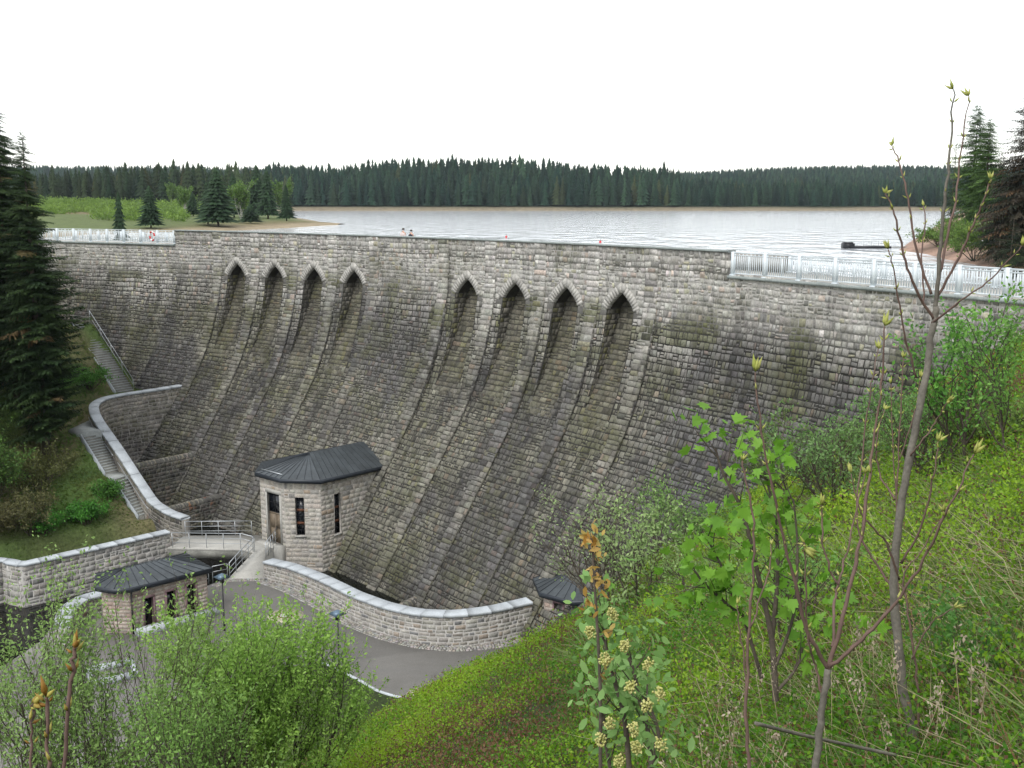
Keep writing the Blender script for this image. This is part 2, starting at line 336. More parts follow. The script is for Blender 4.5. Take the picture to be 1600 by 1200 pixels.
def damcol(u,v,g):
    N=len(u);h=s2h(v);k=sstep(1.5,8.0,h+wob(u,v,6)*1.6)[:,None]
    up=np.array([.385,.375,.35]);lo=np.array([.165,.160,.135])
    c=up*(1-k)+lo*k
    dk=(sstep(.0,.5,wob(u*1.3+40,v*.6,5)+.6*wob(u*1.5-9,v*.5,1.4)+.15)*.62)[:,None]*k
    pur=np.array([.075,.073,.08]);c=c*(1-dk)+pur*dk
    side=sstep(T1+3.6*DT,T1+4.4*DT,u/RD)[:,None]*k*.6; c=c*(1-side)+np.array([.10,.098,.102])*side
    mo=(sstep(.1,.75,wob(u*1.0,v*1.7,2.0)+.5*wob(u,v,.7))*sstep(2.4,3.6,h)*(1-sstep(5.5,8.5,h))*.75)[:,None];c=c*(1-mo)+np.array([.085,.09,.042])*mo
    st=(sstep(.45,.9,wob(u*2.6,v*.25,1.0))*.6)[:,None];c=c*(1-st)+c*.38*st
    q=g.random(N);c=c*(1+g.normal(0,.125,(N,1)))
    c[q<.04]*=np.array([1.1,.96,.9]);c[(q>.06)&(q<.14)]*=.6;c[(q>.14)&(q<.18)]*=1.3;c[(q>.18)&(q<.24)]*=np.array([1.02,1.02,.82])
    return np.clip(c*(1+g.normal(0,.012,(N,3))),.02,.65)
ribs=[(T0+(i-.5)*DT,0) for i in range(5)]+[(T1+(i-.5)*DT,0) for i in range(5)]
arches=[T0+i*DT for i in range(4)]+[T1+i*DT for i in range(4)]
RW=1.02;AW=2.25;HSP=HAP+1.1;HB=9.6   # rib width, niche width, spring depth, niche foot depth
def niche_back(h): return 1.35*np.clip(1-(np.asarray(h,float)-HAP)/(HB-HAP),0,1)
def halfw(h):  # half width of niche opening at depth h
    x=np.clip((np.asarray(h,float)-HAP)/(HSP-HAP),0,1); return AW/2*(.4*x+.6*np.sin(x*math.pi/2))
def top_h(th): return np.where((th<THL)|(th>THR),RH+.02,.0)
uR=lambda t:t*RD
# backing skin (joints)
def innich(u,v,pad=0):
    h=s2h(v);r=np.zeros(np.shape(u),bool)
    for a in arches: r|=(np.abs(u-uR(a))<halfw(h)+pad)&(h>HAP)&(h<HB)
    return r
bk=MB();nu=1100;us=np.linspace(uR(TL),uR(TR),nu);vs2=np.r_[np.arange(0,h2s(10.2),.1),np.arange(h2s(10.2),h2s(25),.5)]
UU,VV=np.meshgrid(us,vs2,indexing='ij');Wp=np.zeros_like(UU)
hV=s2h(VV)
mid=(UU>uR(T0+3.5*DT))&(UU<uR(T1-.5*DT));
MIDW=.24
midw=lambda h:MIDW*sstep(2.5,6,h)*(1-.85*sstep(9,14,h))
Wp=np.where(mid,midw(hV),0)
V=dpos(UU/RD,hV,Wp-.004);nv=len(vs2)
i,j=np.meshgrid(np.arange(nu-1),np.arange(nv-1),indexing='ij');cu_=(us[i]+us[i+1])/2;cv_=(vs2[j]+vs2[j+1])/2
keep=~innich(cu_,cv_,-.02)&~((s2h(cv_)<top_h(cu_/RD)))
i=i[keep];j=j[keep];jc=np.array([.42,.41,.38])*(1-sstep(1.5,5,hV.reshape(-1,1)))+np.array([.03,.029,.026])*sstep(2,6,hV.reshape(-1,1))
bk.add(V.reshape(-1,3),np.stack([i*nv+j,(i+1)*nv+j,(i+1)*nv+j+1,i*nv+j+1],1),jc)
P(bk.build('wall_core',M['joint'],dam))
RING=.46
def inring(u,v):
    h=s2h(v);r=np.zeros(np.shape(u),bool)
    for a in arches:
        du=np.abs(u-uR(a));hs=HAP-RING*1.25;x=np.clip((h-hs)/(HSP+.3-hs),0,1);hw=(AW/2+RING)*x**.8
        r|=(du<hw)&(h>hs)&(h<HSP+.3)
    return r
def onrib(u):
    r=np.zeros(np.shape(u),bool)
    for t,_ in ribs: r|=np.abs(u-uR(t))<RW/2-.02
    return r
rowsA=[0.0];g0=np.random.default_rng(5)
while rowsA[-1]<h2s(25): rowsA.append(rowsA[-1]+(g0.uniform(.27,.41) if rowsA[-1]<5 else g0.uniform(.29,.44)))
fc=MB();edges=[uR(TL)]
segs=[];cuts=sorted([uR(t) for t,_ in ribs]);prev=uR(TL)
for c in cuts: segs.append((prev,c-RW/2+.1));prev=c+RW/2-.1
segs.append((prev,uR(TR)))
for n,(a,b) in enumerate(segs):
    c=(a+b)/2;ar=[uR(t) for t in arches if abs(uR(t)-c)<1]
    w0=MIDW if 'x' and (a>uR(T0+3.4*DT) and b<uR(T1-.4*DT)) else 0
    skt=lambda u,v:(s2h(v)<top_h(u/RD))|inring(u,v)
    hasmid=w0>0
    def ff(u,v,w,hasmid=hasmid,ua=a,ub=b): 
        k=sstep(0,.8,v)*np.clip(np.minimum(u-ua,ub-u)/.35,0,1);u,v=u+.05*wob(v,u,.9)*k,v+.045*wob(u,v,1.3)*sstep(.2,1,v);h=s2h(v);return dpos(u/RD,h,w+(midw(h) if hasmid else 0))
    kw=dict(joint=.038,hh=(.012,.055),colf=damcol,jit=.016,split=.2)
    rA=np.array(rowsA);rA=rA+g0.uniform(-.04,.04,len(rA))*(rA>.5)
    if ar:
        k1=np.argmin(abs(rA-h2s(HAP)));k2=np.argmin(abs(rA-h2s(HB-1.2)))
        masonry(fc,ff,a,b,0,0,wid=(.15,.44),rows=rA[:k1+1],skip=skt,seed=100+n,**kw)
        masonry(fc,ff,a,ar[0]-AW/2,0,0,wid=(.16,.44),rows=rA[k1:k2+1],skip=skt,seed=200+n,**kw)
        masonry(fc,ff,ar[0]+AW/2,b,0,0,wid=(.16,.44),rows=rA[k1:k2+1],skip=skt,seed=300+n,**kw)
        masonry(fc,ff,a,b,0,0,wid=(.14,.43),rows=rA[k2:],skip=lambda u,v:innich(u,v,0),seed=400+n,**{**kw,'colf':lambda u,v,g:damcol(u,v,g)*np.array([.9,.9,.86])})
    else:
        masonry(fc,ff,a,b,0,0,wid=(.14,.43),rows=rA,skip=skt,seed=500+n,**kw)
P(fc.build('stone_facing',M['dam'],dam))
# ribs / pilasters
for n,(t,_) in enumerate(ribs):
    if n==4: rp=.27
    elif n==5: rp=.32
    else: rp=.22
    pr=lambda h,rp=rp:.07+(rp-.07)*sstep(2.2,6.5,h)-(rp-.17)*sstep(10,15,h)
    b=MB();hs=np.linspace(0,25,120);q=[]
    for sx in (-1,1):
        for wv in (0,1): q.append(dpos(np.full(120,t+sx*(RW/2-.03)/RD),hs,(pr(hs)-.02) if wv else np.full(120,-.3)))
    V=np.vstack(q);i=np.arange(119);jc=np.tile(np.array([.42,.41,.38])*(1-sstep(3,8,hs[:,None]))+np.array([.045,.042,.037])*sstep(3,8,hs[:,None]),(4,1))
    b.add(V,[np.stack([i,i+1,120+i+1,120+i],1),np.stack([120+i,120+i+1,360+i+1,360+i],1),np.stack([360+i,360+i+1,240+i+1,240+i],1)],jc)
    rb=P(b.build('rib',M['joint'],dam))
    m=MB();f=lambda u,v,w,pr=pr:dpos(u/RD,s2h(v+.06*wob(v,v,1.1)*sstep(.2,1,v)),w+pr(s2h(v)))
    masonry(m,f,uR(t)-RW/2,uR(t)+RW/2,0,h2s(25),(.26,.42),(.34,.95),.03,(.015,.045),colf=lambda u,v,g:damcol(u,v,g)*1.08,seed=700+n,split=.05,edgej=.05)
    for sx in (-1,1):  # flanks
        g=lambda u,v,w,sx=sx,pr=pr,t=t:dpos(t+sx*(RW/2-.03+w*.5)/RD,s2h(v),u*pr(s2h(v)))
        masonry(m,g,0,1,h2s(1),h2s(25),(.26,.42),(.9,1.3),.03,(.01,.03),colf=damcol,seed=800+n*2+sx,split=0)
    o=m.build('rib_stones',M['dam'],rb)
# niches
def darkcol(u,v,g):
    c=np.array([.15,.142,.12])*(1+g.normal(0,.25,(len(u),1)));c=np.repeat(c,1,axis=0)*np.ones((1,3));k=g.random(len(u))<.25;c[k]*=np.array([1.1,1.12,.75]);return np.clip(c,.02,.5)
for n,t in enumerate(arches):
    hs=np.r_[np.linspace(HAP,HSP,12),np.linspace(HSP+.1,HB,50)];m_=len(hs);hwid=halfw(hs)
    b=MB()
    fr=lambda sx,bk:np.stack([ (lambda a,dd,rr:radial(a,rr,ZC-hh_)) (t+sx*w_/RD,0,RD-prof(hh_)+(niche_back(hh_) if bk else -.01)) for hh_,w_ in zip(hs,hwid)])
    Lf,Lb,Rf,Rb=fr(-1,0),fr(-1,1),fr(1,0),fr(1,1);i=np.arange(m_-1)
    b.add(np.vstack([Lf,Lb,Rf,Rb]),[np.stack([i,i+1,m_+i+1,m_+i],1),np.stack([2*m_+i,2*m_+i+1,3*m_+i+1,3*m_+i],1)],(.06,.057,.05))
    hb=np.r_[HAP-.35,hs[1:]];
    Q=[np.stack([radial(t+sx*(AW/2+.05)/RD,RD-prof(h)+niche_back(h)+.01,ZC-h) for h in hb]) for sx in (-1,1)]
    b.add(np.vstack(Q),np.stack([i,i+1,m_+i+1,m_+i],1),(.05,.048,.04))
    no=P(b.build('niche',M['joint'],dam))
    m=MB()
    def fb(u,v,w,t=t):
        h=v;a=slope(h);r=RD-prof(h)+niche_back(h)-w;return np.stack([CX+r*np.sin(t+u/RD),CY+r*np.cos(t+u/RD),ZC-h+w*.4],-1)
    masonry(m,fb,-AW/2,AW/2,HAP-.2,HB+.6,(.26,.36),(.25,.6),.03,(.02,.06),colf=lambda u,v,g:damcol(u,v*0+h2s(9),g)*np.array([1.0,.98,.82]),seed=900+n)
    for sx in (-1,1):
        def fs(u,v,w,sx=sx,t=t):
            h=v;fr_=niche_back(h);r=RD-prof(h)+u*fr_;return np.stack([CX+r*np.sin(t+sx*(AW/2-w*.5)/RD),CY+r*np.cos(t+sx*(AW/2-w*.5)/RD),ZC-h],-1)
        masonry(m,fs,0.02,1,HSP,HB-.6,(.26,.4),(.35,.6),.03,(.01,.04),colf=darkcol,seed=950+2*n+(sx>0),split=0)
    m.build('niche_stones',M['dam'],no)
    # voussoir ring
    b=MB();K=16
    def arcp(x,off,w):   # x in -1..1 along pointed arch
        s_=abs(x);h=HAP+(HSP-HAP)*s_;du=np.sign(x)*float(halfw(h))
        # outward normal in (u,h)
        e=1e-3;h2=HAP+(HSP-HAP)*min(1,s_+e);h1=HAP+(HSP-HAP)*max(0,s_-e);tx=float(halfw(h2)-halfw(h1));ty=h2-h1;L=math.hypot(tx,ty)+1e-9
        nx,ny=ty/L,-tx/L
        if s_<.14: nx*=s_/.14; 
        return dpos(t+(du+np.sign(x)*nx*off if x else 0)/RD,h+ny*off*(1.35 if s_<.1 else 1.0),w)
    for q in range(K):
        xa,xb=-1+2*q/K,-1+2*(q+1)/K
        if xa<0<xb: continue
        ga=.006
        xs=[xa+ga,xb-ga];c=np.array([.40,.39,.36])*rng.uniform(.85,1.08)
        A=[arcp(x,o,w) for w in (-.25,.055) for x,o in ((xs[0],-.02),(xs[1],-.02),(xs[1],RING),(xs[0],RING))]
        b.add(A,np.array([(4,5,6,7),(0,1,5,4),(1,2,6,5),(2,3,7,6),(3,0,4,7)]),c)
    P(b.build('arch_surround',M['stone'],dam))
# crest: parapet copings, deck, upstream side
def arcbox(ta,tb,r0,r1,z0,z1,n=80,col=None,mb=None):
    mb=mb or MB();th=np.linspace(ta,tb,n);i=np.arange(n-1);q=[radial(th,r,z) for r,z in ((r0,z0),(r0,z1),(r1,z1),(r1,z0))]
    F=[np.stack([a*n+i,a*n+i+1,((a+1)%4)*n+i+1,((a+1)%4)*n+i],1) for a in range(4)]+[np.array([(0,n,2*n,3*n),(n-1,2*n-1,3*n-1,4*n-1)])]
    return mb.add(np.vstack(q),F,col)
CW=4.6
P(arcbox(THL,THR,RD-.14,RD+.42,ZC,ZC+.10).build('parapet_coping',M['capdark'],dam))
b=arcbox(THL,THR,RD+.0,RD+.4,ZC-RH,ZC-.002,col=(.3,.29,.27));P(b.build('parapet',M['joint'],dam))
b=arcbox(THL-.0002,THR+.0002,RD+CW-.35,RD+CW,ZC-RH,ZC-.25,col=(.3,.29,.27));P(b.build('upstream_parapet',M['joint'],dam))
for ta,tb in ((TL,THL),(THR,TR)):
    P(arcbox(ta,tb,RD-.16,RD+.3,ZC-RH-.12,ZC-RH+.03).build('edge_slab',M['capdark'],dam))
P(arcbox(TL,TR,RD+.3,RD+CW,ZC-RH-.3,ZC-RH).build('crest_walkway',M['concrete'],dam))
P(arcbox(TL,TR,RD+CW-.3,RD+CW+.02,ZC-14,ZC-RH-.01,col=(.27,.26,.24)).build('upstream_face',M['joint'],dam))
# railings
def railing(ta,tb,r,label,grp,bay=2.15,det=True,low=0):
    o=empty('crest_railing',label,'railing',grp,loc=tuple(radial((ta+tb)/2,r,ZC-RH)));D=o.location.copy()
    n=max(1,round((tb-ta)*r/bay));z0=ZC-RH+.03;z1=ZC+.02-low
    for k in range(n+1):
        t=ta+(tb-ta)*k/n;c=radial(t,r,z0);e=radial(t+.001,r,z0)-c;e/=np.linalg.norm(e);b=MB()
        b.obox(c-e*.09,c+e*.09,.12,z0,z1+.02);b.obox(c-e*.14,c+e*.14,.2,z0-.002,z0+.05);q=b.build('post',M['rail'],o);q.location=-D
    for k in range(n):
        a=ta+(tb-ta)*k/n;c=ta+(tb-ta)*(k+1)/n;g=.1/r;b=MB()
        arcbox(a+g,c-g,r-.03,r+.03,z1-.05,z1,3,mb=b);arcbox(a+g,c-g,r-.02,r+.02,z0+.09,z0+.14,3,mb=b);arcbox(a+g,c-g,r-.02,r+.02,z1-.17,z1-.13,3,mb=b)
        m=15 if det else 9
        for j in range(m):
            tt=a+g+(c-a-2*g)*(j+.5)/m;p=radial(tt,r,0);e=radial(tt+.001,r,0)-p;e/=np.linalg.norm(e);wd=.017 if not j==m//2 else .045
            b.obox(p-e*wd,p+e*wd,.03,z0+.1,z1-.06 if j%2==0 else z1-.15)
        q=b.build('panel',M['rail'],o);q.location=-D
    return o
railing(THR+.0012,TR,RD+.06,'pale blue-grey steel railing along the lower right end of the dam crest, nearest side','railings on the dam crest')
railing(THR+.0012,TR,RD+CW-.3,'pale steel railing on the lake side of the crest, behind the right-hand railing','railings on the dam crest',3,low=.33)
railing(TL,THL-.0012,RD+.06,'pale steel railing on the far left end of the dam crest beside the spruces','railings on the dam crest',2.3,False)
railing(TL,THL-.0012,RD+CW-.3,'pale steel railing on the lake side of the crest, behind the far left railing','railings on the dam crest',3,False,low=.33)
# lifebuoy on left railing
t=R_(31.6);c=radial(t,RD-.02,ZC-.5);lb=empty('lifebuoy','red and white life ring hanging on the far left crest railing','lifebuoy',loc=tuple(c))
e=radial(t+.001,RD,0)-radial(t,RD,0);e/=np.linalg.norm(e)
for k in range(8):
    an=np.linspace(k*math.pi/4,(k+1)*math.pi/4,6);b=MB();b.tube([e*math.cos(x)*.3+np.array([0,0,math.sin(x)*.38]) for x in an],.07,8);b.build('ring_segment',M['red' if k%2==0 else 'white'],lb)
# two people on the crest
def person(px,label,shirt,hgt):
    t=None
    for tt in np.linspace(R_(35),R_(50),3000):
        p=radial(tt,RD+.95,ZC);q=p-np.array([0,0,CAMZ]);dd=q[1]*cp-q[2]*sp
        if 800+FPX*q[0]/dd>=px: t=tt;break
    base=radial(t,RD+.95,ZC-RH);o=empty('person',label,'person',loc=tuple(base));k=hgt/1.75
    inw=radial(t,RD,0)-radial(t,RD+1,0);side=np.array([inw[1],-inw[0],0])
    J=[(0,0,.95),(0,0,1.15),(0,0,1.38),(0,0,1.5),(0,.02,1.6),(.19,0,1.4),(.24,.03,1.12),(.2,.22,.98),(-.19,0,1.4),(-.24,.03,1.12),(-.2,.22,.98),(.1,0,.9),(.11,.02,.5),(.11,0,.07),(.12,.14,.03),(-.1,0,.9),(-.11,.02,.5),(-.11,0,.07),(-.12,.14,.03)]
    E_=[(0,1),(1,2),(2,3),(3,4),(2,5),(5,6),(6,7),(2,8),(8,9),(9,10),(0,11),(11,12),(12,13),(13,14),(0,15),(15,16),(16,17),(17,18)]
    rr=[.15,.14,.15,.06,.085,.07,.045,.035,.07,.045,.035,.09,.06,.045,.04,.09,.06,.045,.04]
    V=[tuple(side*x*k+inw*y*k+np.array([0,0,z*k])) for x,y,z in J]
    me=bpy.data.meshes.new('body');me.from_pydata(V,E_,[]);me.materials.append(M['skin']);bo=bpy.data.objects.new('body',me);sc.collection.objects.link(bo);bo.parent=o
    sk=bo.modifiers.new('skin','SKIN')
    for i_,v_ in enumerate(me.skin_vertices[0].data): v_.radius=(rr[i_]*k,rr[i_]*k*(.75 if i_<3 else 1));v_.use_root=(i_==0)
    bo.modifiers.new('sub','SUBSURF').levels=1;bo.modifiers['sub'].render_levels=2
    def ell(name,c,r,m,zlo=-1):
        b=MB();th=np.linspace(0,math.pi,9);ph=np.arange(12)*math.pi/6
        V=[np.array(c)+np.array([r[0]*math.sin(a)*math.cos(q),r[1]*math.sin(a)*math.sin(q),r[2]*max(math.cos(a),zlo)]) for a in th for q in ph]
        F=[[i_*12+j_,i_*12+(j_+1)%12,(i_+1)*12+(j_+1)%12,(i_+1)*12+j_] for i_ in range(8) for j_ in range(12)];b.add(V,F);return b.build(name,m,o,True)
    ell('hair',(-inw*.015*k+np.array([0,0,1.665*k])),(.095*k,.105*k,.115*k),M['hair'],-.25)
    b=MB();pts=[(-inw*0+np.array([0,0,z*k])) for z in (.92,1.1,1.3,1.42,1.47)]
    for z,w_ in ((0,0),): pass
    an=np.arange(14)*2*math.pi/14;rings=[(.9,.18,.13),(1.1,.17,.13),(1.3,.2,.14),(1.4,.2,.12),(1.47,.09,.08)];V=[]
    for z,a,c_ in rings: V+= [tuple(side*math.cos(x)*a*k+inw*math.sin(x)*c_*k+np.array([0,0,z*k])) for x in an]
    F=[[i_*14+j_,i_*14+(j_+1)%14,(i_+1)*14+(j_+1)%14,(i_+1)*14+j_] for i_ in range(4) for j_ in range(14)]
    b.add(V,F)
    for sg in (5,8):
        b.tube([np.array(V0) for V0 in (side*J[sg][0]*.8*k+np.array([0,0,1.4*k]),side*J[sg+1][0]*k+inw*J[sg+1][1]*k+np.array([0,0,J[sg+1][2]*k]))],[.085*k,.07*k],8)
    b.build('shirt',shirt,o,True)
    b=MB()
    for sg in (11,15):
        b.tube([side*J[sg][0]*k+inw*J[sg][1]*k+np.array([0,0,.98*k]),side*J[sg+1][0]*k+inw*.02*k+np.array([0,0,.5*k]),side*J[sg+2][0]*k+np.array([0,0,.1*k])],[.12*k,.085*k,.07*k],8)
    b.build('trousers',M['navy'],o,True)
M['navy']=mat('dark_cloth',(.03,.035,.05),.9,n1=(9,.2));M['pale']=mat('pale_cloth',(.6,.52,.5),.9,n1=(9,.1))
person(630,'person in a pale top standing at the crest parapet, the left and taller of two',M['pale'],1.80)
person(642.5,'person in dark clothing standing at the crest parapet, the right and shorter of two',M['navy'],1.70)
# ================= GROUND AND WATER =================
ROAD=ZR(-26)
def zslope(x,y):
    p1=21.65+.6*x-.3645*y;p2=26.15+.663*x-.494*y
    k=1.2;m=np.minimum(p1,p2)-np.maximum(0,k-np.abs(p1-p2))**2/(4*k)
    m=m-.35*sstep(30,45,y)-1.9*np.exp(-((x-2.2)**2+(y-50.8)**2)/13)-1.25*np.exp(-((x-1.7)/2.8)**2)*sstep(24,37,y)-.45*np.exp(-((x+1.5)/3)**2)*sstep(34,44,y)
    return m+.16*wob(x,y,2.3)+.05*wob(x+9,y,.7)
FX,FY=-26.3,70.3
def zleft(x,y):
    d=-(x-FX)*.634+(y-FY)*.773;a=(x-FX)*.773+(y-FY)*.634
    return 2.2+np.maximum(d,0)*np.clip(.5-.03*np.maximum(a,0),.28,.5)-np.maximum(-d-.2,0)*3+.12*wob(x,y,2)*np.clip(d,0,1)
_SP=None
def _sline():
    global _SP
    if _SP is None:
        a=[AT(229,806,2.0),AT(187,745,ZR(-22.35)),AT(178,738,ZR(-22.35)),AT(141,680,ZR(-19.6)),AT(134,672,ZR(-19.6)),AT(150,650,ZR(-19.2))]
        b=[AT(196,612,8.0),AT(128,508,13.5)]
        _SP=[(a[i],a[i+1]) for i in range(5)]+[(b[0],b[1])]
    return _SP
def stairdist(x,y,wantz=False):
    x=np.asarray(x,float);y=np.asarray(y,float);D=np.full(x.shape,1e9);Zs=np.zeros(x.shape)
    for p,q in _sline():
        L2=(q[0]-p[0])**2+(q[1]-p[1])**2;t=np.clip(((x-p[0])*(q[0]-p[0])+(y-p[1])*(q[1]-p[1]))/L2,0,1);d=np.hypot(x-p[0]-t*(q[0]-p[0]),y-p[1]-t*(q[1]-p[1]));k=d<D;D=np.where(k,d,D);Zs=np.where(k,p[2]+t*(q[2]-p[2]),Zs)
    return (D,Zs) if wantz else D
def zleft2(x,y):
    z=zleft(x,y);D,Zs=stairdist(x,y,True);k=1-sstep(1.0,3.2,D);z=z*(1-k)+(Zs+.02)*k;return np.where(D<.75,np.minimum(z,Zs-.35),z)
def grid(name,x0,x1,y0,y1,st,zf,keep,colf,m='ground'):
    xs=np.arange(x0,x1+st,st);ys=np.arange(y0,y1+st,st);X,Y=np.meshgrid(xs,ys,indexing='ij');Z=zf(X,Y);n=len(ys)
    i,j=np.meshgrid(np.arange(len(xs)-1),np.arange(n-1),indexing='ij');k=keep(X[:-1,:-1]+st/2,Y[:-1,:-1]+st/2);i=i[k];j=j[k]
    b=MB();b.add(np.stack([X,Y,Z],-1).reshape(-1,3),np.stack([i*n+j,(i+1)*n+j,(i+1)*n+j+1,i*n+j+1],1),colf(X.ravel(),Y.ravel()));return b.build(name,M[m],None,True)
rad=lambda x,y:np.hypot(x-CX,y-CY)
def soil(x,y):
    k=sstep(-.6,.8,wob(x,y,3))[:,None];return np.array([.035,.05,.015])*(1-k)+np.array([.07,.045,.025])*k
tag(grid('hillside',-48,48,-14,62,.4,zslope,lambda x,y:(rad(x,y)<RD-.2)&(zslope(x,y)>-1.5)&~((zslope(x,y)<ROAD-.3)&(y>42)),soil),'steep planted slope falling from the camera to the road','slope',kind='structure')
def lsoil(x,y):
    k=sstep(-.6,.6,wob(x,y,2.5))[:,None];return np.array([.07,.12,.03])*(1-k)+np.array([.13,.12,.06])*k
Lp=[AT(262,829,ZR(-24.15)),AT(35,880,ZR(-24.15)),AT(0,873,ZR(-24.15)),AT(-120,900,ZR(-24.15))]
def behindL(x,y):
    k=np.ones(np.shape(x),bool)
    xs=[p[0] for p in Lp][::-1];ys=[p[1] for p in Lp][::-1];yl=np.interp(x,xs,ys);k&=y>yl;return k
K0=np.array([(AT(284,601,ZR(-17.4))),AT(230,609.5,ZR(-17.5)),AT(185,616,ZR(-17.6)),AT(160,622,ZR(-17.7)),AT(146,631,ZR(-17.8)),AT(147,644,ZR(-18.2)),AT(155,658,ZR(-18.8)),AT(187,703,ZR(-20.6)),AT(215,746,ZR(-22.4)),AT(240,784,ZR(-23.9)),AT(266,800,ZR(-24.1)),AT(290,808,ZR(-24.15))])
def leftkeep(x,y):
    # keep only the bank side of the retaining wall K
    poly=np.vstack([K0[:,:2],[[-19,68.5],[-19,90],[-27,92]]]);ins=np.zeros(np.shape(x),bool);n=len(poly)
    for a in range(n):
        x1,y1=poly[a];x2,y2=poly[(a+1)%n];c=((y1>y)!=(y2>y))&(x<(x2-x1)*(y-y1)/(y2-y1+1e-12)+x1);ins^=c
    return behindL(x,y)&~ins&(x<-21.2)&(rad(x,y)<RD-.5)
tag(grid('bank',-95,-18,50,118,.4,zleft2,leftkeep,lsoil),'grassy bank rising beside the stone stairs on the left','bank',kind='structure')
b=MB();b.box((-120,-10,-2.2),(30,120,-1.0),(.05,.045,.035));V=None
tag(b.build('valley_floor',M['ground']),'dark stream bed in the valley','ground',kind='structure')
b=MB();b.add([(-70,30,.34),(10,30,.34),(10,90,.34),(-70,90,.34)],np.array([(0,1,2,3)]))
tag(b.build('stream_water',M['pool']),'dark still water at the foot of the dam','water',kind='structure')
# plaza and road
W_px=[(412,905),(450,918),(500,943),(550,972),(600,992),(655,1006),(712,1011),(772,1006),(832,993)]
Wb=np.array([AT(x,y,ROAD) for x,y in W_px])
plaza=[tuple(p[:2]) for p in Wb]+[(3.5,52.5),(6,44),(6,15),(-45,15),(-45,38),(-26,44),(-24.6,51.6),(-25,54.6),(-23.2,57.2),(-18.9,58.6),(-17.4,60.9)]
b=MB();b.prism(plaza,-1.2,ROAD,(.3,.3,.3));tag(b.build('road',M['asphalt']),'grey asphalt road and yard below the dam','road',kind='structure')
# cobble strip along roadside wall
def cobbles(P_,wd,z,name,seed):
    m=MB();P_=np.array(P_)[:,:2];d=np.r_[0,np.cumsum(np.linalg.norm(np.diff(P_,axis=0),axis=1))];T=np.gradient(P_,axis=0);T/=np.linalg.norm(T,axis=1)[:,None];Nn=np.c_[T[:,1],-T[:,0]]
    f=lambda u,v,w:np.c_[np.interp(u,d,P_[:,0])+np.interp(u,d,Nn[:,0])*v,np.interp(u,d,P_[:,1])+np.interp(u,d,Nn[:,1])*v,z+.004+w]
    masonry(m,f,0,d[-1],0,wd,(.13,.17),(.12,.2),.02,(.012,.03),colf=stonecols((.3,.29,.265),.15),seed=seed);return m.build(name,M['cobble'])
Ws=smooth_line(Wb,60)
tag(cobbles(Ws[:,:2]+0*Ws[:,:2],.62,ROAD,'cobble_strip',3),'strip of grey cobbles at the foot of the roadside wall','cobbles',kind='structure')
# roadside wall
rw=empty('roadside_wall','long curved light stone parapet wall with pale coping beside the road','wall',loc=(0,0,0))
zt=np.interp(np.linspace(0,1,60),np.linspace(0,1,9),[ZR(-24.69),ZR(-24.49),ZR(-24.36),ZR(-24.27),ZR(-24.22),ZR(-24.2),ZR(-24.08),ZR(-23.93),ZR(-23.83)])-.14
T_=np.gradient(Ws[:,:2],axis=0);T_/=np.linalg.norm(T_,axis=1)[:,None];Nn=np.c_[T_[:,1],-T_[:,0]]
if Nn[30,1]>0: Nn=-Nn
Wc=Ws[:,:2]-Nn*.36
stone_wall_line('wall_body',Wc,-.9,zt,.66,rw,cols=stonecols((.31,.295,.265),.12,.02,[(.31,.265,.22),(.2,.2,.2)],.08),seed=11,row=(.18,.3),wid=(.25,.62))
coping_line(Wc,zt,.66,.14,.07,rw)
# left corner wall L
lw=empty('stream_wall','straight grey stone wall with pale coping in front of the lawn, behind the flat-roofed stream house','wall')
lw['label']='long grey stone wall with pale coping between the mown lawn and the stream'
Lq=np.array(Lp)[:,:2];Lz=ZR(-24.15)-.14
Lq=np.vstack([Lq[0]+(Lq[1]-Lq[0])*k for k in np.linspace(0,1,8)]+[Lq[1]+(Lq[2]-Lq[1])*.5,Lq[2],Lq[3]])
stone_wall_line('wall_body',Lq,-.95,Lz,.6,lw,cols=stonecols((.32,.31,.285),.13,.02,[(.32,.3,.27),(.18,.18,.17)],.12),seed=21,row=(.26,.42),wid=(.3,.7),matn='stone')
coping_line(Lq,Lz,.6,.14,.07,lw)
# retaining wall K
kw_=empty('retaining_wall','tall curved retaining wall with broad pale coping between the stairs and the stepped pools','wall')
Kq=smooth_line(K0,70);Kq[:,2]-=.16
stone_wall_line('wall_body',Kq[:,:2],.0,Kq[:,2],.6,kw_,'wet',stonecols((.29,.27,.235),.18,.02,[(.33,.31,.28)],.1),seed=31,row=(.25,.4),wid=(.28,.7),jc=(.22,.21,.19))
coping_line(Kq[:,:2],Kq[:,2],.6,.16,.07,kw_)
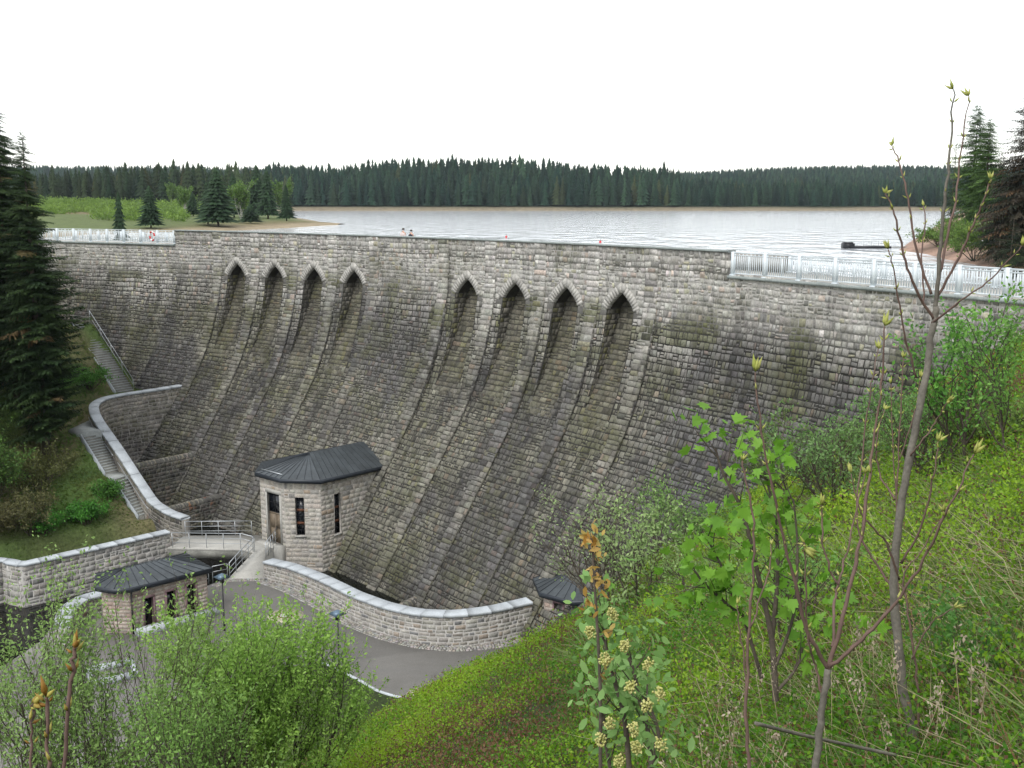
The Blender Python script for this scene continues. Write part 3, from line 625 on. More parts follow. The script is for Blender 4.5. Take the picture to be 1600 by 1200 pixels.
# weir walls with rounded tops
def weir(a,b_,z,zb,label,r=.34):
    a=np.array(a[:2]);b_=np.array(b_[:2]);o=empty('weir_wall',label,'weir wall','rounded cross walls of the stepped pools')
    stone_wall_line('wall_body',np.array([a+(b_-a)*k for k in np.linspace(0,1,6)]),zb,z-r,2*r,o,'wet',WETC,seed=int(abs(a[0])*10),row=(.24,.36),wid=(.28,.65),jc=(.1,.1,.09))
    m=MB();L=np.linalg.norm(b_-a);d=(b_-a)/L;n=np.array([d[1],-d[0]])
    def f(u,v,w): return np.c_[a[0]+d[0]*u+n[0]*(r+w)*np.cos(v/r),a[1]+d[1]*u+n[1]*(r+w)*np.cos(v/r),z-r+(r+w)*np.sin(v/r)]
    b=MB();uu=np.linspace(0,L,12);vv=np.linspace(0,math.pi*r,10);U_,V_=np.meshgrid(uu,vv,indexing='ij');i,j=np.meshgrid(np.arange(11),np.arange(9),indexing='ij');i=i.ravel();j=j.ravel()
    b.add(f(U_.ravel(),V_.ravel(),V_.ravel()*0-.005),[np.stack([i*10+j,(i+1)*10+j,(i+1)*10+j+1,i*10+j+1],1)],(.09,.088,.08));c=b.build('rounded_top',M['joint'],o,True)
    masonry(m,f,0,L,0,math.pi*r,(.36,.42),(.3,.42),.02,(.01,.02),colf=stonecols((.22,.205,.17),.15),seed=5,split=0,rows=[0,math.pi*r*.5,math.pi*r])
    m.build('cap_stones',M['wet'],c)
weir(AT(316,705,ZR(-22.5)),AT(205,727,ZR(-22.5)),ZR(-22.4),.2,'upper rounded-top cross wall between the curved retaining wall and the dam')
weir(AT(347,772,ZR(-25.0)),AT(252,796,ZR(-25.0)),ZR(-24.9),-.8,'lower rounded-top cross wall just behind the footbridge')
weir(AT(650,934,ZR(-26.6)),AT(600,958,ZR(-26.6)),ZR(-26.5),-.8,'short rounded-top wall stub at the dam foot behind the roadside wall',.38)
b=MB()
for pts,z in (([AT(284,601,ZR(-17.4)),AT(190,617,ZR(-17.6)),AT(150,640,ZR(-18)),AT(205,727,ZR(-22.4)),AT(330,702,ZR(-22.5))],2.9),):
    b.prism([p[:2] for p in pts]+[(-22,86)],-.5,z,(.07,.06,.045))
tag(b.build('pool_bed',M['ground']),'dark wet bed of the upper pool','ground',kind='structure')
# ================= STAIRS =================
def stairs(name,label,A,B,z0,z1,wd,n,side):
    o=empty(name,label,'stairs','stone stairs up the left bank',loc=(float(A[0]),float(A[1]),float(z0)));D=np.array([A[0],A[1],z0])
    A=np.array(A[:2]);B=np.array(B[:2]);b=MB();nz=MB()
    for k in range(n):
        p=A+(B-A)*k/n;q=A+(B-A)*(k+1)/n+(B-A)*.02/n;zz=z0+(z1-z0)*(k+1)/n
        b.obox(p,q,wd,zz-1.2,zz-.045);n_=(B-A)/n;nz.obox(p-n_*.06,q,wd+.01,zz-.043,zz)
    q=b.build('steps',M['darkconc'],o);q.location=-D  # risers darker, treads lighter: shade and light of the steps put into colour
    w_=nz.build('treads',M['stairs'],o);w_.location=-D
    d=(B-A)/np.linalg.norm(B-A);nn=np.array([-d[1],d[0]]);c=MB()
    c.obox(A+nn*(wd/2+.07),B+nn*(wd/2+.07),.12,(z0-.8,z1-.8),(z0+.2,z1+.2));q=c.build('stringer',M['coping'],o);q.location=-D
    return o
M['stairs']=mat('step_stone',(.30,.32,.31),.85,n1=(2,.15),n2=(12,.15))
s0=AT(229,806,2.0);s1=AT(187,745,ZR(-22.35)-.0);s2=AT(178,738,ZR(-22.35));s3=AT(141,680,ZR(-19.6));s4=AT(134,672,ZR(-19.6));s5=AT(130,655,ZR(-19.15))
stairs('stone_stairs','lowest pale stone stair flight between lawn and retaining wall',s0,s1,2.05,ZR(-22.35),1.35,14,1)
stairs('stone_stairs','middle pale stone stair flight beside the retaining wall, below the curved landing',s2,s3,ZR(-22.35),ZR(-19.6),1.35,15,1)
b=MB();b.obox(s1,s2,1.37,1.5,ZR(-22.35)+.003);b.prism([s3[:2]+np.array([-.9,-.3]),s3[:2]+np.array([.75,.3]),np.array([K0[5][0]-.25,K0[5][1]]),np.array([K0[4][0]-.4,K0[4][1]+1.0]),s3[:2]+np.array([-1.8,1.9]),s3[:2]+np.array([-1.9,.7])],4,ZR(-19.3))
tag(b.build('stair_landing',M['stairs']),'small curved stone landing at the top of the pale stairs by the wall bend','landing',None)
u0=AT(196,612,8.1);u1=AT(128,508,13.4)
stairs('stone_stairs','weathered upper stair flight climbing along the foot of the dam beside the spruces',u0,u1,8.0,13.5,1.7,30,1)
def handrail(P_,label,grp='galvanised handrails',h=1.0,rails=(1.0,.66,.33),step=1.6,r=.022,posts=None,m='galv',name='metal_railing'):
    P_=np.array(P_,float);o=empty(name,label,'railing',grp,loc=tuple(P_[0]));D=P_[0]
    for k,q in enumerate(rails):
        b=MB();b.tube(P_+np.array([0,0,q*h])-D,r*(1.25 if k==0 else .8),6);b.build('rail',M[m],o,False)
    d=np.r_[0,np.cumsum(np.linalg.norm(np.diff(P_,axis=0),axis=1))];n=max(1,int(round(d[-1]/step)))
    for k in range(n+1):
        s_=d[-1]*k/n;p=np.array([np.interp(s_,d,P_[:,i_]) for i_ in range(3)])-D
        b=MB();b.tube([p-np.array([0,0,.05]),p+np.array([0,0,h])],r,6);b.build('post',M[m],o)
    return o
du=(u1-u0)[:2];du=du/np.linalg.norm(du);nr=np.array([du[1],-du[0],0])*.8
handrail([u0*np.array([1,1,0])+[0,0,8.1]+nr,u1*np.array([1,1,0])+[0,0,13.6]+nr],'thin sloping handrail along the upper stairs at the foot of the dam',rails=(1,.5),step=2.2)
# handrail fixed on the retaining wall
b=MB();q=[];
for k in range(26,60):
    tt=Kq[k]-Kq[k-1];nn=np.array([tt[1],-tt[0],0]);nn/=np.linalg.norm(nn)
    side=nn*.42; side=side if side[0]<0 else -side
    q.append(Kq[k]+side+np.array([0,0,-.35]))
for nme,a_,c_,lb in (('wall_handrail',2,17,'thin metal handrail fixed to the retaining wall over the upper steps'),('wall_handrail',18,32,'thin metal handrail fixed to the retaining wall over the lowest steps')):
    b=MB();b.tube(q[a_:c_],.025,6);tag(b.build(nme,M['galv']),lb,'handrail','handrails fixed to the retaining wall')
# ================= FOOTBRIDGE AND PATH =================
ZD=2.0
fb=empty('footbridge','short flat concrete footbridge crossing the dark stream to the octagonal gatehouse','footbridge')
fb['label']='short flat concrete footbridge crossing the dark stream beside the gatehouse'
d1=AT(262,856,ZD);d2=AT(288,837,ZD);d3=AT(402,836,ZD);d4=AT(436,846,ZD);d5=AT(396,863,ZD);d6=AT(378,858,ZD)
b=MB();b.prism([d1,d2,d3,d4,d5,d6][::-1],ZD-.14,ZD);b.build('deck',M['concrete'],fb)
b=MB();b.obox(d1,d6,.25,ZD-.62,ZD-.145);b.obox(d6,d5,.25,ZD-.62,ZD-.145);b.obox(d2,d3,.25,ZD-.62,ZD-.145);b.build('beam',M['darkconc'],fb)
b=MB();e1=AT(356,905,ROAD);e2=AT(412,903,ROAD);P_=[d5,e1,e2,AT(411,873,1.8),d4]
b.add([(*d5[:2],ZD+.003),(*e1[:2],ROAD+.012),(*e2[:2],ROAD+.012),(*AT(413,872,1.85)[:2],1.85),(*d4[:2],ZD+.003),(*d5[:2],-1),(*e1[:2],-1),(*e2[:2],-1),(*AT(413,872,1.85)[:2],-1),(*d4[:2],-1)],[[0,1,2,3,4],[0,5,6,1],[1,6,7,2],[2,7,8,3],[3,8,9,4]])
tag(b.build('path',M['concrete']),'pale concrete path from the road up to the gatehouse door','path',kind='structure')
b=MB();b.obox(AT(262,862,1),AT(262,862,1)+np.array([0,.1,0]),.6,-1,1.3,(.2,.2,.19))
handrail([d1+[.3,.06,0],d6+[0,.1,0],d5+[-.05,.15,0]],'galvanised railing on the near edge of the footbridge',step=1.15)
handrail([d2+[.1,-.05,0],d3+[-.35,-.05,0]],'galvanised railing on the far edge of the footbridge, beneath the cross walls',step=1.25)
handrail([d5+[.05,.1,.0],(d5+e1)/2+[.05,0,.02],e1+[.1,.1,0]],'galvanised railing sloping down the left side of the concrete path',step=.8)
handrail([e1+[-.0,.0,0],e1+[-.75,-.55,.0]],'small upright galvanised gate section at the foot of the path',step=.9)
handrail([e1+[-.95,-.7,0],AT(329,912,ROAD)+[-.2,-.2,0]],'galvanised railing between the path and the pink stone house',step=1.4)
handrail([d4+[-.05,-.1,0],AT(412,872,1.85)+[.15,0,0]],'short galvanised railing between the gatehouse and the roadside wall',step=.55)
tag(cobbles(np.array([AT(330,915,ROAD),e1,e2,AT(414,905,ROAD)])[:,:2],.5,ROAD,'cobble_edge',9),'row of grey cobbles where the concrete path meets the road','cobbles',kind='structure')
# ================= BUILDINGS =================
def polyroof(P_,ridge,z0,zr,parent,over=.3,fas=.26,seams=.45,flash=None):
    """P_ ccw plan polygon of eaves, ridge two plan points"""
    P_=np.array(P_,float);c=P_.mean(0);rg=np.array(ridge,float);n=len(P_)
    b=MB();b.prism(P_,z0-fas,z0);f=b.build('eaves',M['roofedge'],parent)
    def near(p):
        d=rg[1]-rg[0];t=np.clip(np.dot(p-rg[0],d)/np.dot(d,d),0,1);return t
    b=MB();t=[near(p) for p in P_];t=[0 if x<.04 else 1 if x>.96 else x for x in t];R3=lambda s_:np.array([*(rg[0]+(rg[1]-rg[0])*s_),zr])
    sm=MB()
    for i_ in range(n):
        a=np.array([*P_[i_],z0+.01]);q=np.array([*P_[(i_+1)%n],z0+.01]);ra,rb_=R3(round(t[i_])),R3(round(t[(i_+1)%n]))
        if np.linalg.norm(ra-rb_)<1e-6: b.add([a,q,ra],np.array([(0,1,2)]))
        else: b.add([a,q,rb_,ra],np.array([(0,1,2,3)]))
        L=np.linalg.norm(q-a);k=max(1,int(L/seams))
        for s_ in range(k+1):
            e=a+(q-a)*s_/k;g_=ra+(rb_-ra)*s_/k;sm.tube([e+[0,0,.015],g_+[0,0,.012]],.014,4)
    r=b.build('roof',M['roof'],parent);sm.build('standing_seam',M['roofedge'],r)
    return r
NA=np.array([.7,.714]);NA/=np.linalg.norm(NA);TA=np.array([NA[1],-NA[0]])
def SQ(s_,q): return NA*s_+TA*q
gh=empty('gatehouse','octagon-fronted pale stone gatehouse with dark metal roof built against the dam','gatehouse')
gA,gB,gC=SQ(36.0,-58.45),SQ(36.25,-56.05),SQ(37.75,-54.15);gD=SQ(47,-54.15);gA2=SQ(37.5,-60.3);gE=SQ(49,-60.3)
ZE=6.45
bk=MB();stn=MB()
walls=[(gA2,gA,[]),(gA,gB,[(.72,1.98,2.0+.9,5.35+.9)]),(gB,gC,[(.72,1.3,2.75+.9,5.3+.9)]),(gC,gD,[(1.0,1.5,2.65+.9,5.35+.9)]),(gE,gA2,[])]
for n,(a,c,holes) in enumerate(walls):
    L=np.linalg.norm(c-a);U=np.array([*(c-a)/L,0]);N=np.array([U[1],-U[0],0]);p0=np.array([*a,-.9]);Ht=ZE+.9-.15
    holed(bk,p0,U,N,L,Ht,holes,.28,(.38,.36,.33))
    masonry(stn,plane_f(p0,U,N),0,L,0,Ht,(.26,.34),(.3,.62),.018,(.003,.012),colf=GATE,seed=40+n,split=.05,
      holes=[(h[0]-.0,h[1]+.0,h[2]-.0,h[3]+.0) for h in holes] if n!=1 else [(h[0]-.15,h[1]+.15,h[2]-3,h[3]+.25) for h in holes])
    for h in holes:
        P0=p0+U*h[0]-N*.14+np.array([0,0,h[2]]);W_=h[1]-h[0];Hh=h[3]-h[2];B_=lambda u,v,w:P0+U*u+np.array([0,0,v])+N*w
        def slab(mb,u0,u1_,v0,v1_,w0,w1): mb.add([B_(u0,v0,w0),B_(u1_,v0,w0),B_(u1_,v1_,w0),B_(u0,v1_,w0),B_(u0,v0,w1),B_(u1_,v0,w1),B_(u1_,v1_,w1),B_(u0,v1_,w1)],np.array([(0,3,2,1),(4,5,6,7),(0,1,5,4),(1,2,6,5),(2,3,7,6),(3,0,4,7)]))
        if n==1:
            m=MB();slab(m,0,W_/2-.01,0,1.95,-.03,.02);slab(m,W_/2+.01,W_,0,1.95,-.03,.02);slab(m,0,W_,1.95,2.03,-.03,.05)
            for q in (0,W_/2): slab(m,q+.1,q+W_/2-.1,.12,.9,.015,.03);slab(m,q+.1,q+W_/2-.1,1.0,1.85,.015,.03)
            dr=m.build('door',M['door'],gh);m=MB();slab(m,W_/2+.03,W_/2+.06,.9,1.15,.02,.06);m.build('handle',M['black'],dr)
            m=MB();slab(m,.04,W_-.04,2.03,Hh,-.02,0);wn=m.build('window',M['glass'],gh)
            m=MB();
            for x in (0,W_/2-.03,W_-.06): slab(m,x,x+.06,2.03,Hh,0,.03)
            for y in (2.03,2.66,Hh-.06): slab(m,.0,W_,y,y+.05,.004,.026)
            m.build('frame',M['black'],wn)
            m=MB();slab(m,-.14,0.0,-.0,Hh+.0,-.1,.20);slab(m,W_,W_+.14,0,Hh,-.1,.20);slab(m,-.14,W_+.14,Hh,Hh+.24,-.1,.2);m.build('door_surround',M['gsurr'] if 'gsurr' in M else M['concrete'],gh)
        else:
            m=MB();slab(m,0,W_,0,Hh,-.06,-.03);wn=m.build('window',M['glass'],gh);m=MB()
            for x in (.0,W_-.05): slab(m,x,x+.05,0,Hh,-.03,.0)
            slab(m,W_/2-.015,W_/2+.015,0,Hh,-.03,-.01)
            for y in np.linspace(.0,Hh-.05,9): slab(m,0,W_,y,y+.035,-.028,-.006)
            m.build('frame',M['black'],wn);m=MB()
            for y in (.28,.62): slab(m,.03,W_-.03,Hh*y,Hh*y+.16,-.025,.01)
            m.build('rusty_plate',M['rust'],wn)
            m=MB();slab(m,-.06,W_+.06,-.09,-.005,-.2,.22);m.build('sill',M['concrete'],wn)
bk.build('wall',M['joint'],gh);stn.build('stonework',M['stone'],gh)
o_=.3
polyroof([SQ(36.0-o_,-58.55),SQ(36.2-o_,-55.9),SQ(37.65-.1,-54.15+o_),SQ(44.0,-54.15+o_),SQ(47,-56.5),SQ(47,-58),SQ(44.0,-60.3-o_),SQ(37.5,-60.3-o_)][::-1],[SQ(38.9,-57.0),SQ(44.0,-57.0)][::1],ZE+.12,ZE+1.15,gh)
b=MB();b.tube([np.array([*SQ(36.1,-58.4),ZE+.3]),np.array([*SQ(36.25,-56.2),ZE+.3])],.03,6);b.build('snow_bar',M['galv'],gh)
b=MB();b.obox(gA+(gB-gA)*.1-NA*.35,gA+(gB-gA)*1.0-NA*.35,.6,-.5,ZD+.05);b.build('doorstep',M['concrete'],gh)
# pink stone house 1
def pinkhouse(name,label,corners,zb,ze,ridge,zr,holes,roofpts,seed):
    o=empty(name,label,'stone house','small pink stone service houses');bk=MB();stn=MB();n=len(corners)
    for i_ in range(n):
        a=np.array(corners[i_],float);c=np.array(corners[(i_+1)%n],float);L=np.linalg.norm(c-a);U=np.array([*(c-a)/L,0]);N=np.array([U[1],-U[0],0]);p0=np.array([*a,zb]);hl=holes.get(i_,[])
        holed(bk,p0,U,N,L,ze-zb,hl,.3,(.34,.27,.23))
        masonry(stn,plane_f(p0,U,N),0,L,0,ze-zb,(.2,.22),(.4,.85),.015,(.005,.015),colf=PINK,seed=seed+i_,split=0,jit=.004,holes=[(h[0]-.09,h[1]+.09,h[2]-.09,h[3]+.11) for h in hl])
        for h in hl:
            def slab(mb,u0,u1_,v0,v1_,w0,w1):
                B_=lambda u,v,w:p0+U*u+np.array([0,0,v])+N*w
                mb.add([B_(u0,v0,w0),B_(u1_,v0,w0),B_(u1_,v1_,w0),B_(u0,v1_,w0),B_(u0,v0,w1),B_(u1_,v0,w1),B_(u1_,v1_,w1),B_(u0,v1_,w1)],np.array([(0,3,2,1),(4,5,6,7),(0,1,5,4),(1,2,6,5),(2,3,7,6),(3,0,4,7)]))
            m=MB();slab(m,h[0],h[1],h[2],h[3],-.27,-.24);wn=m.build('window',M['glass'],o);m=MB()
            slab(m,h[0]-.08,h[0],h[2],h[3],-.2,.06);slab(m,h[1],h[1]+.08,h[2],h[3],-.2,.06);slab(m,h[0]-.08,h[1]+.08,h[3],h[3]+.1,-.2,.06);slab(m,h[0]-.08,h[1]+.08,h[2]-.08,h[2],-.2,.09);m.build('frame',M['pinkframe'],wn)
    bk.build('wall',M['joint'],o);stn.build('stonework',M['stone'],o)
    polyroof(roofpts,ridge,ze+.22,zr,o,seams=.5);return o
# front line
fr_=AT(326,957,ROAD)[:2];fl_=AT(205,990,ROAD)[:2];fd=(fl_-fr_)/np.linalg.norm(fl_-fr_);fn=np.array([-fd[1],fd[0]]);fn=fn if fn[1]>0 else -fn
FL=4.35;c0=fr_+fd*FL;dep=2.9
crn=[c0,fr_,fr_+fn*dep,c0+fn*dep+fd*.4,c0+fd*1.05+fn*1.1]
ZE1=ZR(-23.25)
ov=.25
rp=[c0-fn*ov+fd*.05,fr_-fn*ov-fd*ov,fr_+fn*(dep+ov)-fd*ov,c0+fn*(dep+ov)+fd*.6,c0+fd*1.35+fn*1.2,c0+fd*.75+fn*.1]
h1=pinkhouse('pump_house','small pink sandstone house with dark hipped metal roof and three slit windows beside the stream',crn,ROAD-.6,ZE1,[c0+fn*1.45+fd*(-.4),fr_+fn*1.45+fd*1.4][::-1],ZE1+.75,
  {0:[(FL-3.95+.35,FL-3.95+.85,.75,2.35),(FL-2.55+.2,FL-2.55+.7,.8,2.4),(FL-1.2+.0,FL-1.2+.5,.85,2.5)]},rp,60)
b=MB();p=c0-fn*.12-fd*.05;b.tube([np.array([*(c0-fn*.12-fd*.05),ZE1]),np.array([*(c0-fn*.12-fd*.05),ROAD-.2])],.05,8);b.build('downpipe',M['black'],h1)
b=MB();b.obox(fr_-fn*.45-fd*.35,fr_-fn*.45+fd*4.3,.45,ROAD-.1,ROAD+.32);tag(b.build('low_ledge',M['coping']),'low pale stone ledge at the foot of the pink house with three slit windows','ledge')
ww=empty('curved_wall','low curved stone wall with broad pale coping left of the pink house','wall')
wq=smooth_line([(*AT(95,978,ZR(-24.8))[:2],0),(*AT(103,952,ZR(-24.8))[:2],0),(*AT(125,934,ZR(-24.8))[:2],0),(*AT(165,924,ZR(-24.8))[:2],0)],20)
stone_wall_line('wall_body',wq[:,:2],-1,ZR(-24.8)-.14,.75,ww,seed=71);coping_line(wq[:,:2],ZR(-24.8)-.14,.75,.14,.08,ww)
bs=empty('concrete_basin','small square concrete basin with pale rim in the yard, seen through the willow','basin',loc=tuple(AT(175,1055,ROAD)))
bs['label']='small square concrete basin with pale rim below the pink house, seen through branches'
b=MB()
for (a,c) in (((-1,-.8),(1,-.8)),((1,-.8),(1,.8)),((1,.8),(-1,.8)),((-1,.8),(-1,-.8))): b.obox(a,c,.2,-.1,.3)
b.build('rim',M['coping'],bs);b=MB();b.box((-.9,-.7,-.1),(.9,.7,.06));b.build('basin_floor',M['darkconc'],bs);bs.rotation_euler.z=.5
# pavilion (second pink house) right
pc=np.array([3.75,53.3]);pr_=2.35
oc=[pc+pr_*np.array([math.cos(a),math.sin(a)]) for a in R_(22.5+8)+np.arange(8)*math.pi/4]
ro=[pc+(pr_+.35)*np.array([math.cos(a),math.sin(a)]) for a in R_(22.5+8)+np.arange(8)*math.pi/4]
pinkhouse('octagonal_pavilion','small octagonal pink stone house with dark roof at the right end of the roadside wall',oc,ROAD-.8,ROAD+2.35,[pc-np.array([.01,0]),pc+np.array([.01,0])],ROAD+3.7,{3:[(.6,1.2,.8,2.9)],4:[(.6,1.15,.85,2.9)]},ro,80)
# street lamps
def lamp(px,py,label):
    c=AT(px,py,ROAD);o=empty('street_lamp',label,'street lamp','square-capped street lamps in the yard',loc=tuple(c))
    b=MB();b.tube([(0,0,0),(0,0,.5),(0,0,.52),(0,0,3.0)],[.055,.055,.04,.035],8);b.build('pole',M['black'],o)
    b=MB();b.prism([(-.1,-.1),(.1,-.1),(.1,.1),(-.1,.1)],2.7,2.98);b.build('lantern',M['glass'],o)
    b=MB();a=.48;b.add([(a,0,3.0),(0,a,3.0),(-a,0,3.0),(0,-a,3.0),(0,0,3.22),(0,0,2.95)],np.array([(0,1,4),(1,2,4),(2,3,4),(3,0,4),(1,0,5),(2,1,5),(3,2,5),(0,3,5)]));b.build('lamp_cap',M['lamp'],o);return o
lamp(351,985,'dark post lamp with square blue-grey cap standing by the path and pink house')
lamp(530,1050,'dark post lamp with blue-grey cap half hidden behind the right side of the leafy bush')
# manholes and kerb
def manhole(px,py,r,label):
    c=AT(px,py,ROAD);o=empty('manhole',label,'manhole','manholes in the yard',loc=tuple(c))
    b=MB();an=np.arange(24)*math.pi/12
    b.prism([(math.cos(a)*r,math.sin(a)*r) for a in an],-.05,.008);b.build('stone_ring',M['sand'],o)
    b=MB();b.prism([(math.cos(a)*.4,math.sin(a)*.4) for a in an],-.05,.03);b.build('frame',M['rust'],o)
    b=MB();b.prism([(math.cos(a)*.32,math.sin(a)*.32) for a in an],-.05,.04);b.build('cover',M['concrete'],o)
M['sand']=mat('sandstone_setts',(.42,.38,.3),.9,n1=(4,.2),n2=(15,.2),bump=.01)
manhole(446,962,1.0,'round manhole ringed by pale stone in the yard near the footbridge path')
manhole(660,1085,.75,'round pale stone manhole at the road edge by the hillside')
kq=smooth_line([(*AT(x,y,ROAD)[:2],0) for x,y in ((500,1035),(550,1059),(569,1069),(587,1081),(619,1091),(652,1096),(690,1098))],30)
o=empty('kerb_stones','pale kerb edging the road by the hillside foot','kerb');coping_line(kq[:,:2],ROAD-.08,.14,.2,.0,o,'coping','kerb')
b=MB();b.prism([tuple(p[:2]) for p in kq]+[(-3,44),(-4,36),(-14,36),(-12,47)],ROAD-.5,ROAD+.05,(.06,.09,.025));tag(b.build('verge',M['ground']),'grass verge inside the pale kerb','verge',kind='structure')
#PART2
LG=1.35
# ================= VEGETATION HELPERS =================
def rotb(d,g,roll=None):     # basis with x axis along d (N,3), random roll
    d=d/(np.linalg.norm(d,axis=1,keepdims=True)+1e-9);N=len(d)
    up=np.tile([0,0,1.],(N,1));bad=np.abs(d[:,2])>.95;up[bad]=[1,0,0]
    s_=np.cross(d,up);s_/=np.linalg.norm(s_,axis=1,keepdims=True);t=np.cross(s_,d)
    a=(g.uniform(-math.pi,math.pi,N) if roll is None else g.normal(0,roll,N))[:,None]
    y=s_*np.cos(a)+t*np.sin(a);z=-s_*np.sin(a)+t*np.cos(a)
    return np.stack([d,y,z],-1)
OVAL=(np.array([(0,0,0),(.3,.2,.05),(.68,.2,.06),(1,0,-.03),(.68,-.2,.06),(.3,-.2,.05),(.5,0,0)]),[np.array([(0,1,2,6),(6,2,3,4)]) ,np.array([(0,6,4,5)])])
OVAL=(OVAL[0],np.array([(0,1,2,6),(6,2,3,4),(0,6,4,5)]))
DIAM=(np.array([(0,0,0),(.5,.24,.05),(1,0,-.04),(.5,-.24,.05)]),np.array([(0,1,2,3)]))
def maple():
    an=[-150,-118,-95,-70,-52,-38,-20,-8,0,8,20,38,52,70,95,118,150];rr=[.35,.62,.45,.85,.5,.72,.55,.85,1.05,.85,.55,.72,.5,.85,.45,.62,.35]
    V=[(0,0,0)]+[(r*math.cos(R_(a))*.62+.2,r*math.sin(R_(a))*.62,.06*abs(math.sin(R_(a)*2))-.05*r) for a,r in zip(an,rr)]
    return np.array(V),np.array([(0,i,i+1) for i in range(1,17)])
MAPLE=maple()
SPIN=(np.array([(0,0,0)]+[(.35,.13*math.cos(a),.13*math.sin(a)) for a in np.arange(5)*1.2566]+[(1,0,0)]),np.array([(0,i+1,(i+1)%5+1) for i in range(5)]+[(6,(i+1)%5+1,i+1) for i in range(5)]))
def lerpc(a,b,k): return np.array(a)*(1-k[:,None])+np.array(b)*k[:,None]
def grow(T,tw,g,p,d,L,r,lev,mx,nch,up=.12,wob_=.22,spread=.7,tk=5):
    n=6 if lev<mx else 4;P_=[np.array(p,float)];d=np.array(d,float);d/=np.linalg.norm(d)
    for i in range(n):
        d=d+g.normal(0,wob_,3)/n**.5*.6+np.array([0,0,up/n*2]);d/=np.linalg.norm(d);P_.append(P_[-1]+d*L/n)
    P_=np.array(P_);rad_=np.linspace(r,r*(.45 if lev<mx else .3),n+1);T.tube(P_,rad_,max(3,tk-lev),cap=False)
    if lev>=mx: tw.append(P_);return
    if lev==mx-1: tw.append(P_[n//2:])
    for k in range(nch[lev]):
        t=.25+.75*(k+g.random())/nch[lev];x=t*n;i=min(n-1,int(x));q=P_[i]+(P_[i+1]-P_[i])*(x-i);dd=P_[i+1]-P_[i];dd/=np.linalg.norm(dd)
        a=g.uniform(0,6.28);u=np.cross(dd,[0,0,1.]);u/=np.linalg.norm(u)+1e-6;v=np.cross(dd,u)
        e=dd+(u*math.cos(a)+v*math.sin(a))*spread*g.uniform(.7,1.3)
        grow(T,tw,g,q,e,L*g.uniform(.42,.68)*(1.15-.4*t),r*(1-.5*t)*.62,lev+1,mx,nch,up,wob_,spread,tk)
def leaves(tw,g,n,size,tmpl,c1,c2,spreadr=.03,outw=.8,down=0,clump=1):
    tws=[t for t in tw];L=np.array([len(t) for t in tws]);k=g.integers(0,len(tws),n);pos=np.empty((n,3));dr=np.empty((n,3))
    for i in range(n):
        t=tws[k[i]];x=g.random()**.8*(len(t)-1);j=min(len(t)-2,int(x));pos[i]=t[j]+(t[j+1]-t[j])*(x-j);dr[i]=t[j+1]-t[j]
    dr/=np.linalg.norm(dr,axis=1,keepdims=True);d=dr*.5+g.normal(0,outw,(n,3));d[:,2]-=down
    pos=pos+g.normal(0,spreadr,(n,3));m=MB();kk=np.clip(g.normal(.5,.25,n)+.3*np.sin(k*1.7),0,1)
    col=lerpc(c1,c2,kk)*g.uniform(.8,1.15,(n,1))
    m.inst(tmpl[0],tmpl[1],pos,rotb(d,g),size*g.uniform(.6,1.25,n),col);return m
def shrub(name,label,cat,base,Hh,W_,stems,nch,nleaf,size,c1,c2,seed,group=None,tmpl=DIAM,r=.03,up=.15,lean=(0,0,0),bark='bark',mx=2,down=0,spread=.7,spr=.04,basew=.15):
    g=np.random.default_rng(seed);base=np.array(base,float);T=MB();tw=[];b0=base;base=np.zeros(3)
    for k in range(stems):
        a=2*math.pi*k/stems+g.uniform(-.4,.4);s_=W_/Hh*.5*g.uniform(.2,1.0)
        grow(T,tw,g,base+np.array([math.cos(a),math.sin(a),0])*basew*g.random(),np.array([math.cos(a)*s_,math.sin(a)*s_,1])+np.array(lean),Hh*g.uniform(.7,.92),r*g.uniform(.7,1.1),0,mx,nch,up,.25,spread)
    o=empty(name,label,cat,group,loc=tuple(b0));A_=np.vstack(tw);cx=np.median(A_[:,:2],axis=0)
    k3=np.array([1,1,1.])*Hh/np.percentile(A_[:,2],99.5);k3[:2]=W_/2/np.percentile(np.hypot(*(A_[:,:2]-cx).T),93)
    T.V=[v*k3 for v in T.V];tw=[t*k3 for t in tw];T.build('trunk',M[bark],o)
    leaves(tw,g,nleaf,size,tmpl,np.array(c1)*LG,np.array(c2)*LG,spr,.8,down).build('crown',M['leaf'],o)
    return o
# ---- spruces ----
def branch_tmpl(g,nt,dens=2):
    V=[];F=[]
    def quad(p,d,w,L):
        d=d/np.linalg.norm(d);s_=np.cross(d,[0,0,1.]);s_/=np.linalg.norm(s_)+1e-9
        n=len(V);V.extend([p-s_*w*.25,p+d*L*.55-s_*w*.5,p+d*L,p+d*L*.55+s_*w*.5]);F.append((n,n+1,n+2,n+3))
    for k in range(nt):
        x=(k+g.random())/nt;x=.12+.88*x;z=-.18*x*x+.10*x**4
        for s_ in (-1,1):
            L=.34*(1.05-x)+.07;d=np.array([.55,s_*(.8+g.normal(0,.15)),-.25+g.normal(0,.18)]);p=np.array([x,0,z])
            quad(p,d,.034,L*g.uniform(.7,1.2))
            for q in range(dens):
                f=g.uniform(.25,.85);quad(p+d/np.linalg.norm(d)*L*f,d+np.array([g.normal(.2,.3),g.normal(0,.35),-.75+g.normal(0,.3)]),.028,L*.5*g.uniform(.5,1.2))
        quad(np.array([x,0,z]),np.array([.8,g.normal(0,.3),-.5+g.normal(0,.3)]),.05,.16)
    quad(np.array([.9,0,-.1]),np.array([1,0,.1]),.06,.16)
    return np.array(V),np.array(F)
